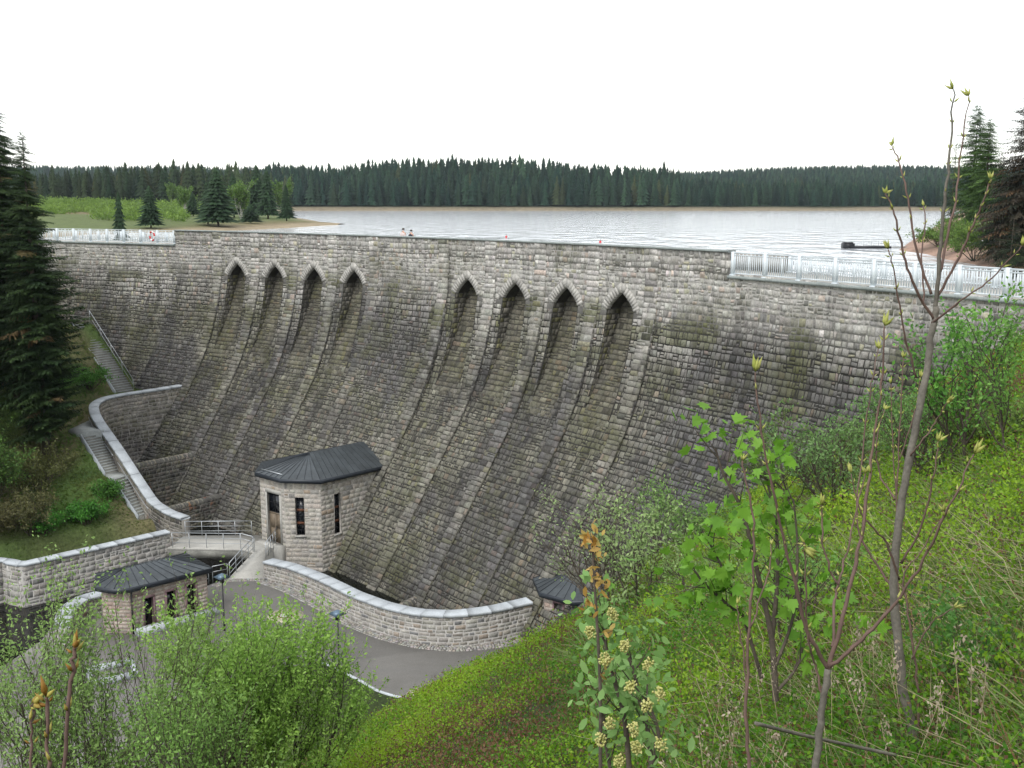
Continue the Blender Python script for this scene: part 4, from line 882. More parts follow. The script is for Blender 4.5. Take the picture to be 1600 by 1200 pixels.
def farspruce(name,label,base,Hh,W_,seed,group):
    g=np.random.default_rng(seed);o=empty(name,label,'spruce tree',group,loc=tuple(map(float,base)));b=MB();b.tube([(0,0,-.5),(0,0,Hh*.8)],[Hh*.02,.04],6);b.build('trunk',M['bark'],o)
    m=MB()
    for q in range(3):
        V,F=fartmpl(g,15,9);k=W_/2/.19*(1-.12*q);V=V*np.array([k,k,Hh]);m.add(V,F,np.array([.022,.045,.02])*g.uniform(.6,1.7,(len(V),1)))
    m.build('crown',M['needle'],o);return o
def spruce(name,label,base,Hh,Rr,seed,whorls=44,per=8,nt=12,c1=(.016,.032,.015),c2=(.04,.065,.024),group=None,bare=.06,tip=(.16,.09,.045),ptip=.05,cat='spruce tree',dens=2,pw=.85,r0=None):
    g=np.random.default_rng(seed);o=empty(name,label,cat,group,loc=tuple(map(float,base)))
    b=MB();r0=r0 or Hh*.011;b.tube([(0,0,-.6),(0,0,Hh*.5),(.02*Hh*g.normal(0,.2),0,Hh*.97)],[r0*1.25,r0*.7,.015],8);b.build('trunk',M['bark'],o)
    m=MB();tm=[branch_tmpl(g,nt,dens) for _ in range(3)]
    pos=[[],[],[]];dr=[[],[],[]];sc_=[[],[],[]];co_=[[],[],[]]
    for k in range(whorls):
        f=(k+.5)/whorls;f=bare+(1-bare)*f;z=Hh*f;env=Rr*(1-f)**pw*min(1,.45+1.6*f)*(.82+.3*math.sin(k*2.1+seed))+.12
        for j in range(per):
            a=g.uniform(0,6.28);L=env*g.uniform(.65,1.15);el=-.32+.75*f**2+g.normal(0,.1);t=g.integers(0,3)
            pos[t].append((0,0,z+g.normal(0,Hh/whorls*.4)));dr[t].append((math.cos(a)*math.cos(el),math.sin(a)*math.cos(el),math.sin(el)));wd=L*g.uniform(.7,1.05);sc_[t].append((L,wd,L*.9))
            c=np.array(c1)+(np.array(c2)-np.array(c1))*g.random()
            if g.random()<ptip: c=c*.6+np.array(tip)*.6
            co_[t].append(c)
    for t in range(3):
        if not pos[t]: continue
        d=np.array(dr[t]);N=len(d);s_=np.cross([0,0,1.],d);s_/=np.linalg.norm(s_,axis=1,keepdims=True);z=np.cross(d,s_);B=np.stack([d,s_,z],-1)
        m.inst(tm[t][0],tm[t][1],np.array(pos[t]),B,np.array(sc_[t]),np.array(co_[t])*1.0)
    m.build('crown',M['needle'],o);return o
def fartmpl(g,tiers,n):
    V=[];F=[]
    for k in range(tiers):
        f=k/tiers;z0=.08+.9*f;r=.185*(1-f)**.8+.01;a0=g.uniform(0,6);i=len(V);V.append((0,0,min(1,z0+1.9/tiers*(1-.35*f))))
        for j in range(2*n):
            a=a0+j*math.pi/n+g.normal(0,.08);rr=r*(g.uniform(.7,1.4) if j%2==0 else .5);V.append((rr*math.cos(a),rr*math.sin(a),z0-(.02 if j%2==0 else -.015)+g.normal(0,.006)))
        for j in range(2*n): F.append((i,i+1+j,i+1+(j+1)%(2*n)))
    return np.array(V),np.array(F)
def forest(name,label,pts,hs,seed,tiers,n,c1,c2,cat='forest'):
    g=np.random.default_rng(seed);m=MB();tm=[fartmpl(g,tiers,n) for _ in range(4)];k=g.integers(0,4,len(pts));a=g.uniform(0,6.28,len(pts))
    B=np.zeros((len(pts),3,3));B[:,0,0]=np.cos(a);B[:,0,1]=-np.sin(a);B[:,1,0]=np.sin(a);B[:,1,1]=np.cos(a);B[:,2,2]=1
    w_=g.uniform(.75,1.2,len(pts));S3=np.stack([hs*w_,hs*w_,hs],1);kk=np.clip(g.normal(.4,.25,len(pts))+.3*wob(pts[:,0],pts[:,1],25),0,1);C=lerpc(c1,c2,kk)*g.uniform(.6,1.35,(len(pts),1))
    br=g.random(len(pts))<.06;C[br]=C[br]*np.array([1.9,1.15,.9])
    for t in range(4):
        q=k==t;m.inst(tm[t][0],tm[t][1],pts[q],B[q],S3[q],C[q])
    tr=m.build(name,M['needle']);return tag(tr,label,cat,kind='stuff')
# ================= LAKE AND LAND BEYOND =================
ZW=18.35
th=np.linspace(TL-.1,TR+.06,60)
arc=[tuple(radial(t,RD+CW-.1,0)[:2]) for t in th]
b=MB();P_=arc+[(900,10),(1500,1500),(-1500,1500),(-900,100)]
b.add([(x,y,ZW) for x,y in P_],[list(range(len(P_)))[::-1]])
tag(b.build('lake',M['lake']),'wide pale rippled reservoir lake','lake',kind='structure')
def sdist(x,y,poly):   # distance to polyline
    d=np.full(np.shape(x),1e9)
    for (x1,y1),(x2,y2) in zip(poly[:-1],poly[1:]):
        L2=(x2-x1)**2+(y2-y1)**2+1e-9;t=np.clip(((x-x1)*(x2-x1)+(y-y1)*(y2-y1))/L2,0,1);d=np.minimum(d,np.hypot(x-x1-t*(x2-x1),y-y1-t*(y2-y1)))
    return d
def inside(x,y,poly):
    k=np.zeros(np.shape(x),bool);n=len(poly)
    for a in range(n):
        x1,y1=poly[a];x2,y2=poly[(a+1)%n];k^=((y1>y)!=(y2>y))&(x<(x2-x1)*(y-y1)/(y2-y1+1e-12)+x1)
    return k
A2=lambda px,py,z=ZW:tuple(AT(px,py,z)[:2])
LS=[(-54,112),(-72,150),(-74,185),A2(330,361.5),A2(400,358.6),A2(457,356),A2(482,354),A2(512,352.2),A2(550,351),A2(530,349.2),A2(507,348),A2(487,344),A2(462,340),A2(452,334),A2(452,331),(-150,640),(-150,700)]
LPoly=LS+[(-900,700),(-900,60),(-60,60)]
def zmead(x,y):
    d=sdist(x,y,LS);i=inside(x,y,LPoly);z=ZW+np.where(i,.55*(1-np.exp(-d/5))+.033*np.minimum(d,300)+.25*wob(x,y,18)*np.clip(d/30,0,1),-d*.15)
    return z
def meadcol(x,y):
    d=sdist(x,y,LS);k=sstep(2,9,d+2*wob(x,y,14))[:,None];q=sstep(-.3,.7,wob(x,y,30))[:,None]
    g_=np.array([.09,.12,.035])*(1-q)+np.array([.16,.125,.065])*q;return np.array([.27,.22,.14])*(1-k)+g_*k
def radgrid(name,X0,X1,Y0,Y1,sx,sy,zf,keep,colf):
    xs=np.arange(X0,X1,sx);ys=np.arange(Y0,Y1,sy);X,Y=np.meshgrid(xs,ys,indexing='ij');n=len(ys)
    i,j=np.meshgrid(np.arange(len(xs)-1),np.arange(n-1),indexing='ij');k=keep(X[:-1,:-1],Y[:-1,:-1]);i=i[k];j=j[k]
    b=MB();b.add(np.stack([X,Y,zf(X,Y)],-1).reshape(-1,3),np.stack([i*n+j,(i+1)*n+j,(i+1)*n+j+1,i*n+j+1],1),colf(X.ravel(),Y.ravel()));return b.build(name,M['ground'],None,True)
tag(radgrid('meadow',-420,-40,70,705,2.5,2.5,zmead,lambda x,y:(inside(x,y,LPoly)|(sdist(x,y,LS)<6))&(rad(x,y)>RD+CW+1.5),meadcol),'green and tan meadow on the far left lake shore','meadow',kind='structure')
# right bank
RS=[(29,30.5),(45,50),A2(1560,420),A2(1510,411),A2(1475,404),A2(1450,397),A2(1405,391),A2(1420,380),A2(1450,362),A2(1475,346),A2(1490,336),(420,640)]
RPoly=RS+[(900,640),(900,-60),(29,-60)]
def zrb(x,y):
    d=sdist(x,y,RS);i=inside(x,y,RPoly);return ZW+np.where(i,np.minimum(.30*d,2.2+.02*d)+.2*wob(x,y,4)*np.clip(d/5,0,1),-d*.2)
def rbcol(x,y):
    d=sdist(x,y,RS);k=sstep(3.5,8,d+1.5*wob(x,y,6))[:,None];return np.array([.30,.20,.15])*(1-k)+np.array([.09,.14,.035])*k
tag(radgrid('right_shore',26,360,-20,560,2,2,zrb,lambda x,y:(inside(x,y,RPoly)|(sdist(x,y,RS)<4))&(rad(x,y)>RD+CW+1),rbcol),'reddish earth bank with grass on the right lake shore','bank',kind='structure')
# far shore and hills
px2=lambda x,y:800+FPX*x/(y*.985)
def zfar(x,y):
    p=px2(x,y);g=np.interp(p,[-200,455,540,600,640,860,900,1000,1070,1160,1700],[27,27,26.5,29.5,32,31,28,25.5,23,20.5,20.5])
    z=ZW-.6+3.2*sstep(655,668,y+3*wob(x,x*0,60));z=z+(g-21)*sstep(672,760,y)
    rr=np.interp(p,[-200,100,470,800,1000,1070,1200,1330,1480,1700],[54,54,52,40,42,46,52,56,54,52])
    return z+np.maximum(rr-g,0)*sstep(780,1560,y)*1.0+1.2*wob(x,y,70)*sstep(690,900,y)
def farcol(x,y):
    k=sstep(662,668,y+2*wob(x,y*0,25))[:,None];return np.array([.20,.17,.115])*(1-k)+np.array([.03,.04,.02])*k
ys=np.r_[np.arange(640,700,3),np.arange(700,1700,25)];xs=np.arange(-900,1100,12.);X,Y=np.meshgrid(xs,ys,indexing='ij');n=len(ys);i,j=np.meshgrid(np.arange(len(xs)-1),np.arange(n-1),indexing='ij');i=i.ravel();j=j.ravel()
b=MB();b.add(np.stack([X,Y,zfar(X,Y)],-1).reshape(-1,3),np.stack([i*n+j,(i+1)*n+j,(i+1)*n+j+1,i*n+j+1],1),farcol(X.ravel(),Y.ravel()));tag(b.build('hills',M['ground'],None,True),'low wooded hills beyond the lake','hills',kind='structure')
g=np.random.default_rng(21)
def scatter(x0,x1,y0,y1,st,cond):
    xs=np.arange(x0,x1,st);ys=np.arange(y0,y1,st*1.1);X,Y=np.meshgrid(xs,ys);X=X.ravel()+g.uniform(-.45,.45,X.size)*st;Y=Y.ravel()+g.uniform(-.45,.45,Y.size)*st;k=cond(X,Y);return X[k],Y[k]
FC1=(.008,.028,.019);FC2=(.030,.062,.032)
x,y=scatter(-170,430,669,790,5.2,lambda x,y:(px2(x,y)>380)&(px2(x,y)<1780));hs=np.where(px2(x,y)>1060,g.uniform(12,18,len(x)),g.uniform(16,25,len(x)))
hs=hs*np.where(g.random(len(x))<.03,1.2,1);hs=np.where(y<690,hs*.85,hs)
forest('spruce_forest','dense dark spruce forest along the far lake shore',np.stack([x,y,zfar(x,y)-.5],1),hs,31,9,7,FC1,FC2)
x,y=scatter(60,900,800,1600,10,lambda x,y:(px2(x,y)>1000)&(px2(x,y)<1820))
forest('hill_forest','distant forested ridge at the right horizon',np.stack([x,y,zfar(x,y)-.5],1),g.uniform(15,22,len(x)),32,5,5,FC1,FC2)
x,y=scatter(-800,-190,1250,1600,11,lambda x,y:(px2(x,y)>-150)&(px2(x,y)<500))
forest('ridge_forest','distant forested ridge behind the left meadow wood',np.stack([x,y,zfar(x,y)-.5],1),g.uniform(15,22,len(x)),34,5,5,FC1,FC2)
x,y=scatter(-330,-105,400,560,5.0,lambda x,y:(px2(x,y)>-60)&(px2(x,y)<455)&(sdist(x,y,LS)>8)&inside(x,y,LPoly)&(y>430+.35*(px2(x,y)-300)*0+8*wob(x,y,20)))
hs=g.uniform(14,23,len(x));hs*=np.interp(px2(x,y),[80,120,200,330,455],[.68,.72,.86,.92,.9])*np.where(g.random(len(x))<.08,1.13,1)
forest('left_forest','dark spruce wood behind the left lake meadow',np.stack([x,y,zmead(x,y)-.3],1),hs,33,11,7,(.008,.024,.011),(.045,.068,.026))
# willow scrub on meadow
x,y=scatter(-260,-60,225,430,3.2,lambda x,y:(px2(x,y)>40)&(px2(x,y)<335)&inside(x,y,LPoly)&(sdist(x,y,LS)>10)&((y>300+35*wob(x,y,25))|((wob(x,y,12)>.0)&(px2(x,y)<290))))
n=len(x);K=46;pos=np.repeat(np.stack([x,y,zmead(x,y)],1),K,axis=0);hh=np.repeat(g.uniform(.8,4.2,n)*np.where(y<310,.5,1),K);u=g.random(n*K)
pos+=np.stack([g.normal(0,.75,n*K),g.normal(0,.75,n*K),hh*u**.7],1);kk=np.clip(np.repeat(g.random(n),K)+g.normal(0,.15,n*K),0,1)
m=MB();m.inst(DIAM[0],DIAM[1],pos,rotb(g.normal(0,.5,(n*K,3))+[0,0,.9],g),g.uniform(.4,.95,n*K),lerpc((.11,.19,.035),(.22,.34,.065),kk));tag(m.build('willow_scrub',M['leaf']),'bright green willow scrub covering the left meadow','scrub',kind='stuff')
# individual trees on the left peninsula
def meadtree(px,yb,yt,kind,label,wpx=None,seed=0):
    zb=19.2;
    for _ in range(6):
        p=AT(px,yb,zb);zb=float(zmead(p[0],p[1]))
    Hh=CAMZ+(314.86-yt)/FPX*p[1]*.985-zb;W_=(wpx or 24)/FPX*p[1]/2
    base=(p[0],p[1],zb)
    if kind=='s': farspruce('spruce',label,base,Hh,W_*2.9,seed,'trees on the left peninsula')
    else: shrub('birch',label,'birch tree',base,Hh,W_*2.3,3,[9,6],4200,.5,(.06,.12,.025),(.12,.2,.045),seed,'trees on the left peninsula',r=.12,up=.35,spread=.5,bark='birch',spr=.15)
M['birch']=mat('birch_bark',(.4,.39,.36),.8,n1=(3,.4))
for a in [(187,350,297,'s','small dark spruce alone on the meadow, leftmost of the peninsula trees',22),(236,354,289,'s','broad small spruce on the meadow, second tree from the left on the shore',30),
 (290,336,293,'b','bright green birch behind the young spruce on the meadow',26),(302,338,300,'s','short dark spruce directly in front of the bright birch on the meadow',20),
 (341,349,263,'s','tall broad dark spruce in the middle of the peninsula',46),(325,346,285,'s','dark spruce adjoining the tall broad spruce on its left',24),(378,345,284,'b','light green birch with pale trunk between the dark peninsula spruces',36),
 (403,340,258,'s','tallest dark spruce near the peninsula end, beyond the pale-trunked birch',34),(419,342,265,'s','tall dark spruce just right of the tallest peninsula spruce',28),(392,349,318,'s','low dark young spruce at the feet of the peninsula birch',26),
 (437,341,279,'b','light green birch close to the peninsula tip',30),(448,345,288,'s','narrow dark spruce closest to the water at the peninsula tip',20),(366,340,270,'s','dark spruce behind the pale-trunked birch',28),
 (148,318,270,'b','thin pale birch standing over the scrub left of the meadow spruces',26),(270,330,287,'b','slender light birch rising from the scrub right of the broad small spruce',16),(116,322,275,'b','leaning bare-stemmed birch in the scrub nearest the big spruces',22)]:
    meadtree(*a[:5],wpx=a[5],seed=int(a[0]))
# right shore trees
def onr(px,d):
    r=ray(px,330);p=r*d/r[1];return (p[0],d,float(zrb(p[0],d)))
spruce('larch','feathery light green larch on the right lake shore',onr(1517,150),16.8,4.1,77,64,11,13,c1=(.045,.095,.025),c2=(.09,.16,.04),ptip=0,cat='larch tree',pw=.45)
spruce('larch','smaller green larch just right of the feathery shore larch',onr(1538,142),14.2,3.4,78,54,11,12,c1=(.045,.095,.025),c2=(.09,.16,.04),ptip=0,cat='larch tree',pw=.45)
spruce('spruce','dark thin spruce behind the shore larch on its left',onr(1487,165),13.5,3.2,79,30,11,8,group='spruces on the right shore')
spruce('spruce','large spruce with reddish brown dying foliage at the right edge of the picture',onr(1600,88),15.0,5.2,80,60,13,13,c1=(.022,.028,.018),c2=(.06,.048,.034),group='spruces on the right shore',ptip=.15)
spruce('spruce','dark small spruce in front of the brown spruce on the right bank',onr(1562,94),9.5,3.4,81,40,12,10,c1=(.014,.03,.014),c2=(.03,.05,.02),group='spruces on the right shore')
spruce('spruce','dark low-branched spruce at the bank edge beneath the brown spruce',onr(1585,80),5.5,2.6,82,26,9,8,c1=(.014,.03,.014),c2=(.03,.045,.02),group='spruces on the right shore')
for px,d,h_,w_,sd_,lb in ((1470,118,2.4,5,90,'rounded green shore bush at the tip of the right bank'),(1500,108,3.4,6,91,'large rounded green shore bush below the larch'),(1528,98,3.2,6,92,'green shore bush beside the dark small spruce')):
    shrub('shore_bush',lb,'bush',onr(px,d),h_,w_,9,[7,5],3600,.24,(.055,.11,.02),(.12,.19,.035),sd_,'bushes on the right bank',r=.04,spr=.12,spread=.9)
p=onr(1524,112);b=MB();
for k in range(5): b.inst(SPIN[0],SPIN[1],np.array([[p[0]-.6+.3*k,p[1],p[2]+.3]]),np.eye(3)[None]*1.0,np.array([[.9,1.6,2.2]]),np.array([[.5,.5,.48]]))
tag(b.build('boulder',M['stone']),'pale rock heap on the right bank under the larch','boulder')
# floating dock
c=AT(1354,388,ZW);o=empty('floating_dock','low black floating dock with thin rails moored near the right bank','dock',loc=tuple(c))
b=MB();b.box((-2.2,-.8,-.05),(2.75,.8,.28));b.build('deck',M['black'],o);b=MB();b.box((-2.9,-.75,-.05),(-1.7,.75,.62));b.box((-2.8,-.6,.6),(-1.85,.6,.75));b.build('pontoon_box',M['black'],o)
for x_ in (-.6,.3,1.2,2.1):
    b=MB();b.tube([(x_,-.7,.2),(x_,-.7,1.15)],.03,5);b.build('post',M['galv'],o)
b=MB();b.tube([(-.6,-.7,1.12),(2.1,-.7,1.12)],.02,5);b.build('rail',M['galv'],o)
b=MB();b.box((2.75,-.3,.1),(5.5,.3,.2));b.build('gangway',M['darkconc'],o)
for px,py,lb in ((791,370,'small red buoy on the lake, the left one'),(938,378,'small red buoy on the lake, the right one')):
    c=AT(px,py,ZW+.1);o=empty('buoy',lb,'buoy','red buoys on the lake',loc=tuple(c));b=MB()
    th_=np.linspace(0,math.pi,8);V=[(.17*math.sin(a)*math.cos(q),.17*math.sin(a)*math.sin(q),.18*math.cos(a)) for a in th_ for q in np.arange(10)*.6283]
    b.add(V,[[i_*10+j_,i_*10+(j_+1)%10,(i_+1)*10+(j_+1)%10,(i_+1)*10+j_] for i_ in range(7) for j_ in range(10)]);b.build('float',M['red'],o,True);b=MB();b.tube([(0,0,.2),(0,0,.45)],.03,6);b.build('ring_post',M['black'],o)
# ================= LEFT BANK TREES =================
zl=lambda x,y:float(zleft(np.array(x),np.array(y)))
for x_,y_,top,rr,lb,sd_ in ((-33.3,73,28.9,4.0,'tall dark spruce in front of the left end of the dam',1),(-37.4,78,31.6,5.0,'tallest dark spruce at the left edge of the picture',2),(-39.5,70,29,5,'dark spruce outermost on the left bank, before the tallest one',3),
   (-41.5,86,27.5,4.2,'dark spruce higher on the bank behind the two tall ones',5)):
    zb=zl(x_,y_)
    spruce('spruce',lb,(x_,y_,zb),top-zb,rr,sd_,whorls=84,per=14,nt=19,dens=3,group='tall spruces on the left bank',bare=.1,ptip=.025,c1=(.016,.036,.013),c2=(.045,.078,.024),pw=.72)
for x_,y_,h_,w_,sd_,lb,n_,c1,c2 in ((-36.6,65.2,7.5,6.0,41,'light green young beech at the left edge below the spruces',5200,(.04,.09,.02),(.09,.17,.035)),(-34.6,67.6,4.6,4.5,42,'spreading green bush on the bank below the spruces',5200,(.035,.08,.02),(.08,.14,.03)),
   (-31.8,66.4,3.0,4.2,43,'brownish olive thicket bush on the lower bank',4200,(.05,.055,.022),(.09,.09,.035)),(-33.7,64.9,2.6,3.6,44,'olive brown bush by the lawn at the left edge',3400,(.05,.052,.022),(.09,.085,.035)),
   (-29.0,68.6,1.7,2.6,45,'vivid green bush at the foot of the stairs, nearest the steps',3800,(.03,.10,.015),(.06,.19,.025)),(-31.0,66.8,1.6,2.6,46,'vivid green bush on the lawn edge, left of the one by the steps',3600,(.03,.10,.015),(.06,.19,.025)),
   (-28.3,71.2,1.6,2.0,47,'green bush halfway up beside the middle stairs',2600,(.03,.085,.015),(.06,.15,.025)),(-32.5,70.2,3.4,4.6,48,'brown-green thicket in the middle of the bank left of the stairs',5000,(.05,.06,.022),(.09,.1,.03)),
   (-35.8,80.5,2.4,4,49,'bright green bush above the curved wall beside the upper stairs',4200,(.035,.10,.015),(.07,.18,.03)),(-34.4,84.2,2.0,3,50,'bright green bush next to the upper stairs',3000,(.035,.10,.015),(.07,.18,.03)),
   (-34.6,76.2,1.6,3,51,'low green bush at the curved stair landing',2400,(.035,.08,.018),(.07,.13,.03))):
    shrub('bush',lb,'bush',(x_,y_,zl(x_,y_)-.1),h_,w_,9,[7,6],n_,.17 if h_<4 else .2,np.array(c1)*1.4,np.array(c2)*1.45,sd_,'bushes on the left bank',r=.035,spread=.8,spr=.1)
# bank grass
def tuftfield(name,label,X,Y,Z,hgt,nb,c1,c2,g,m='leaf',cat='grass',wd=.012,lean=.45,curve=.3):
    n=len(X);pos=np.repeat(np.stack([X,Y,Z],1),nb,axis=0);pos[:,:2]+=g.normal(0,.04,(n*nb,2));N=n*nb
    d=np.stack([g.normal(0,lean,N),g.normal(0,lean,N),np.ones(N)],1)
    h=np.repeat(hgt,nb)*g.uniform(.5,1.1,N);T=(np.array([(0,-.5,0),(0,.5,0),(.5,.4,.0),(.5,-.4,.0),(1,0,-curve)]),[np.array([(0,1,2,3)]),np.array([(3,2,4)])])
    kk=np.clip(np.repeat(.5+.5*wob(X,Y,1.8),nb)+g.normal(0,.25,N),0,1);m_=MB();m_.inst(T[0],T[1],pos,rotb(d,g),np.stack([h,np.broadcast_to(wd,N) if np.ndim(wd)==0 else np.repeat(wd,nb),h],1),lerpc(c1,c2,kk))
    return tag(m_.build(name,M[m]),label,cat,kind='stuff')
g=np.random.default_rng(55)
X=g.uniform(-44,-20,30000);Y=g.uniform(58,100,30000);k=leftkeep(X,Y)&(px2(X,Y)>-40)&(stairdist(X,Y)>.85);X=X[k];Y=Y[k];Z=zleft2(X,Y)
tuftfield('bank_grass','short mixed grass covering the left bank and lawn',X,Y,Z,np.where(Z>2.5,.30,.10),7,(.08,.20,.025),(.20,.24,.07),g,wd=.04)
# ================= HILLSIDE GROUND COVER =================
g=np.random.default_rng(66)
def field(n0,pw_):
    # points over the slope, denser near the viewer so that leaves can be small there
    th_=g.uniform(-.72,.86,n0);r_=2.2+60*g.random(n0)**pw_;X=r_*np.sin(th_);Y=r_*np.cos(th_);Z=zslope(X,Y)
    k=(Z>np.where(Y>38,ROAD+.02,ROAD))&(rad(X,Y)<RD-prof(np.clip(ZC-Z,0,25))-.2)&(Y>1.5)&(np.hypot(X-3.75,Y-53.3)>2.3);return X[k],Y[k],Z[k],np.hypot(X,Y)[k]
X,Y,Z,D_=field(34000,1.3);N=len(X)
patch=wob(X+5,Y,2.6)+.5*wob(X,Y+30,6);far=sstep(5,30,D_)
K=36;sz=.020+.0018*D_;hgt=(.16+.34*g.random(N)*(1+.9*wob(X,Y+9,.9)))*(1-.35*far)*np.where(patch>.8,.4,1)
pos=np.repeat(np.stack([X,Y,Z],1),K,axis=0);M_=N*K;u=g.random(M_)
sprd=np.repeat(.065+.0045*D_,K);pos+=np.stack([g.normal(0,1,M_)*sprd,g.normal(0,1,M_)*sprd,np.repeat(hgt,K)*(u**.6)],1)
kk=np.clip(np.repeat(.5+.35*patch,K)+g.normal(0,.2,M_),0,1);C=lerpc((.05,.17,.008),(.27,.43,.025),np.clip(np.repeat(.5+.55*wob(X,Y,2.2)+.3*wob(X+4,Y,.8)+.1*patch,K)+g.normal(0,.18,M_),0,1))
rp_=sstep(.25,.9,wob(X-3,Y+11,3.2)+.5*sstep(1,-4,X)*sstep(18,30,Y));rd=g.random(M_)<np.clip(.04+.10*np.repeat(np.clip(patch,0,1.5),K)+.5*np.repeat(rp_,K)+(.2*(1-u)),0,.75);C[rd]=np.array([.17,.095,.05])*g.uniform(.6,1.3,(rd.sum(),1))
m=MB();m.inst(DIAM[0]*np.array([1,1.25,1]),DIAM[1],pos,rotb(g.normal(0,.8,(M_,3))+[0,0,.5],g),np.repeat(sz,K)*g.uniform(.7,1.3,M_),C)
tag(m.build('bilberry_cover',M['leaf']),'dense yellow-green bilberry shrubs covering the slope','ground cover',kind='stuff')
# reddish stems
X,Y,Z,D_=field(19000,1.2);k=(wob(X+5,Y,2.6)>-.1);X,Y,Z,D_=X[k],Y[k],Z[k],D_[k]
tuftfield('red_stems','thin reddish bilberry stems standing above the slope',X,Y,Z,.38+.25*g.random(len(X)),4,(.2,.10,.06),(.28,.19,.09),g,'dry','ground cover',wd=.004+.0011*D_,lean=.25,curve=.05)
X,Y,Z,D_=field(19000,1.2);k=(wob(X-20,Y+7,3.5)>.25)|((Y<7)&(X>2.2));X,Y,Z,D_=X[k],Y[k],Z[k],D_[k]
tuftfield('slope_grass','soft grey-green grass patches on the slope',X,Y,Z,.30+.2*g.random(len(X)),12,(.09,.20,.035),(.20,.27,.08),g,'leaf','grass',wd=.006+.0011*D_,lean=.5,curve=.35)
X,Y,Z,D_=field(9000,1.0);k=(np.hypot((X-4.2)/3.2,(Y-17)/7)<1)|(np.hypot((X-2.6)/2,(Y-5.2)/1.6)<1);X,Y,Z,D_=X[k],Y[k],Z[k],D_[k]
tuftfield('tall_grass','tall pale green grass patches on the slope',X,Y,Z,.45+.35*g.random(len(X)),14,(.15,.26,.07),(.33,.38,.17),g,'leaf','grass',wd=.005+.0010*D_,lean=.4,curve=.4)
# dry pale grass near viewer right
n=1100;X=g.uniform(.6,5.0,n);Y=g.uniform(3.0,9,n);k=wob(X,Y,1.3)>-.25;X=X[k];Y=Y[k];n=len(X);Z=zslope(X,Y)
tuftfield('dry_grass','long pale dry grass stalks at the lower right',X,Y,Z,g.uniform(.5,1.0,n),4,(.42,.36,.22),(.58,.50,.34),g,'dry','grass',wd=.0065,lean=.6,curve=.4)
g=np.random.default_rng(88);hp=[];hd=[];sm=MB()
for _ in range(46):
    x_=g.uniform(1.0,2.3);y_=g.uniform(4.2,6.5);b_=np.array([x_,y_,float(zslope(np.array(x_),np.array(y_)))]);h_=g.uniform(.5,.85);e=np.array([g.normal(0,.12),g.normal(0,.12),1])*h_
    sm.tube([b_,b_+e*.5+[0,0,.01],b_+e+[e[0]*.3,e[1]*.3,0]],[.003,.002,.0015],3)
    for q in range(26): hp.append(b_+e*(.82+.25*g.random())+g.normal(0,.012,3));hd.append(e+g.normal(0,.25,3))
hp=np.array(hp);o=MB();o.F,o.V,o.C,o.n=sm.F,sm.V,[c*0+np.array([.45,.38,.25]) for c in sm.C],sm.n
o.inst(DIAM[0],DIAM[1],hp,rotb(np.array(hd),g),g.uniform(.015,.035,len(hp)),lerpc((.36,.29,.22),(.5,.43,.33),g.random(len(hp))))
tag(o.build('seed_grass',M['dry']),'pale feathery dry seed heads on stalks at the bottom right of centre','grass',kind='stuff')
# ================= NEAR SAPLINGS =================
zs=lambda x,y:float(zslope(np.array(x),np.array(y)))
def curve3(P_,n=6):
    P_=np.array(P_,float);out=[]
    for i in range(len(P_)-1):
        a=P_[max(0,i-1)];b_=P_[i];c=P_[i+1];d=P_[min(len(P_)-1,i+2)]
        for t in np.arange(n)/n: out.append(.5*((2*b_)+(-a+c)*t+(2*a-5*b_+4*c-d)*t*t+(-a+3*b_-3*c+d)*t**3))
    out.append(P_[-1]);return np.array(out)
def sapling(name,label,lines,seed,cat='sapling',bark='sapbark',budc=((.30,.34,.07),(.45,.46,.14)),bud=.055,budp=True,grp='bare budding saplings on the slope'):
    """lines: (pixels+depth list, r0, r1, buds)"""
    g=np.random.default_rng(seed);L0=[AD(*p) for p in lines[0][0]]
    o=empty(name,label,cat,grp,loc=tuple(L0[0]));D=L0[0];bp=[];bd=[];bs_=[]
    for k,(pp,r0,r1,nb) in enumerate(lines):
        C=curve3([AD(*p) for p in pp]);
        if len(C)>4: C[1:-1]+=g.normal(0,.003,(len(C)-2,3))
        r0*=.55;r1*=.65;rr=np.linspace(r0,r1,len(C))*(1+.12*(np.arange(len(C))%5==0));b=MB();b.tube(C-D,rr,8 if k==0 else 6);b.build('trunk' if k==0 else 'branch',M[bark if r0>.012 else 'twig'],o,True)
        e=C[-1]-C[-2];e/=np.linalg.norm(e)
        if nb:
            for _ in range(4): bp.append(C[-1]);bd.append(e+g.normal(0,.28,3));bs_.append(bud*g.uniform(.8,1.3))
            for q in range(nb):
                i=int(len(C)*(.35+.62*(q+.5)/nb));i=min(i,len(C)-2);t=C[i+1]-C[i];t/=np.linalg.norm(t);s_=np.cross(t,g.normal(0,1,3));s_/=np.linalg.norm(s_)
                for sg in (-1,1): bp.append(C[i]+s_*sg*.004);bd.append(t*1.1+s_*sg*.8);bs_.append(bud*g.uniform(.45,.8))
    bp=np.array(bp)-D;bd=np.array(bd);B=rotb(bd,g);ms=[]
    for q in range(3):
        m=MB();m.add(SPIN[0]*np.array([1,1,1]),SPIN[1],lerpc(budc[0],budc[1],np.array([q/2]))[0]);u=m.build('bud',M['bud'],o,True);ms.append(u)
    for i in range(len(bp)):
        u=ms[i%3] if i<3 else ms[i%3].copy()
        if i>=3: sc.collection.objects.link(u);u.parent=o
        s_=bs_[i];u.matrix_local=Matrix(((B[i,0,0]*s_,B[i,0,1]*s_,B[i,0,2]*s_,bp[i,0]),(B[i,1,0]*s_,B[i,1,1]*s_,B[i,1,2]*s_,bp[i,1]),(B[i,2,0]*s_,B[i,2,1]*s_,B[i,2,2]*s_,bp[i,2]),(0,0,0,1)))
    return o
d=5.5
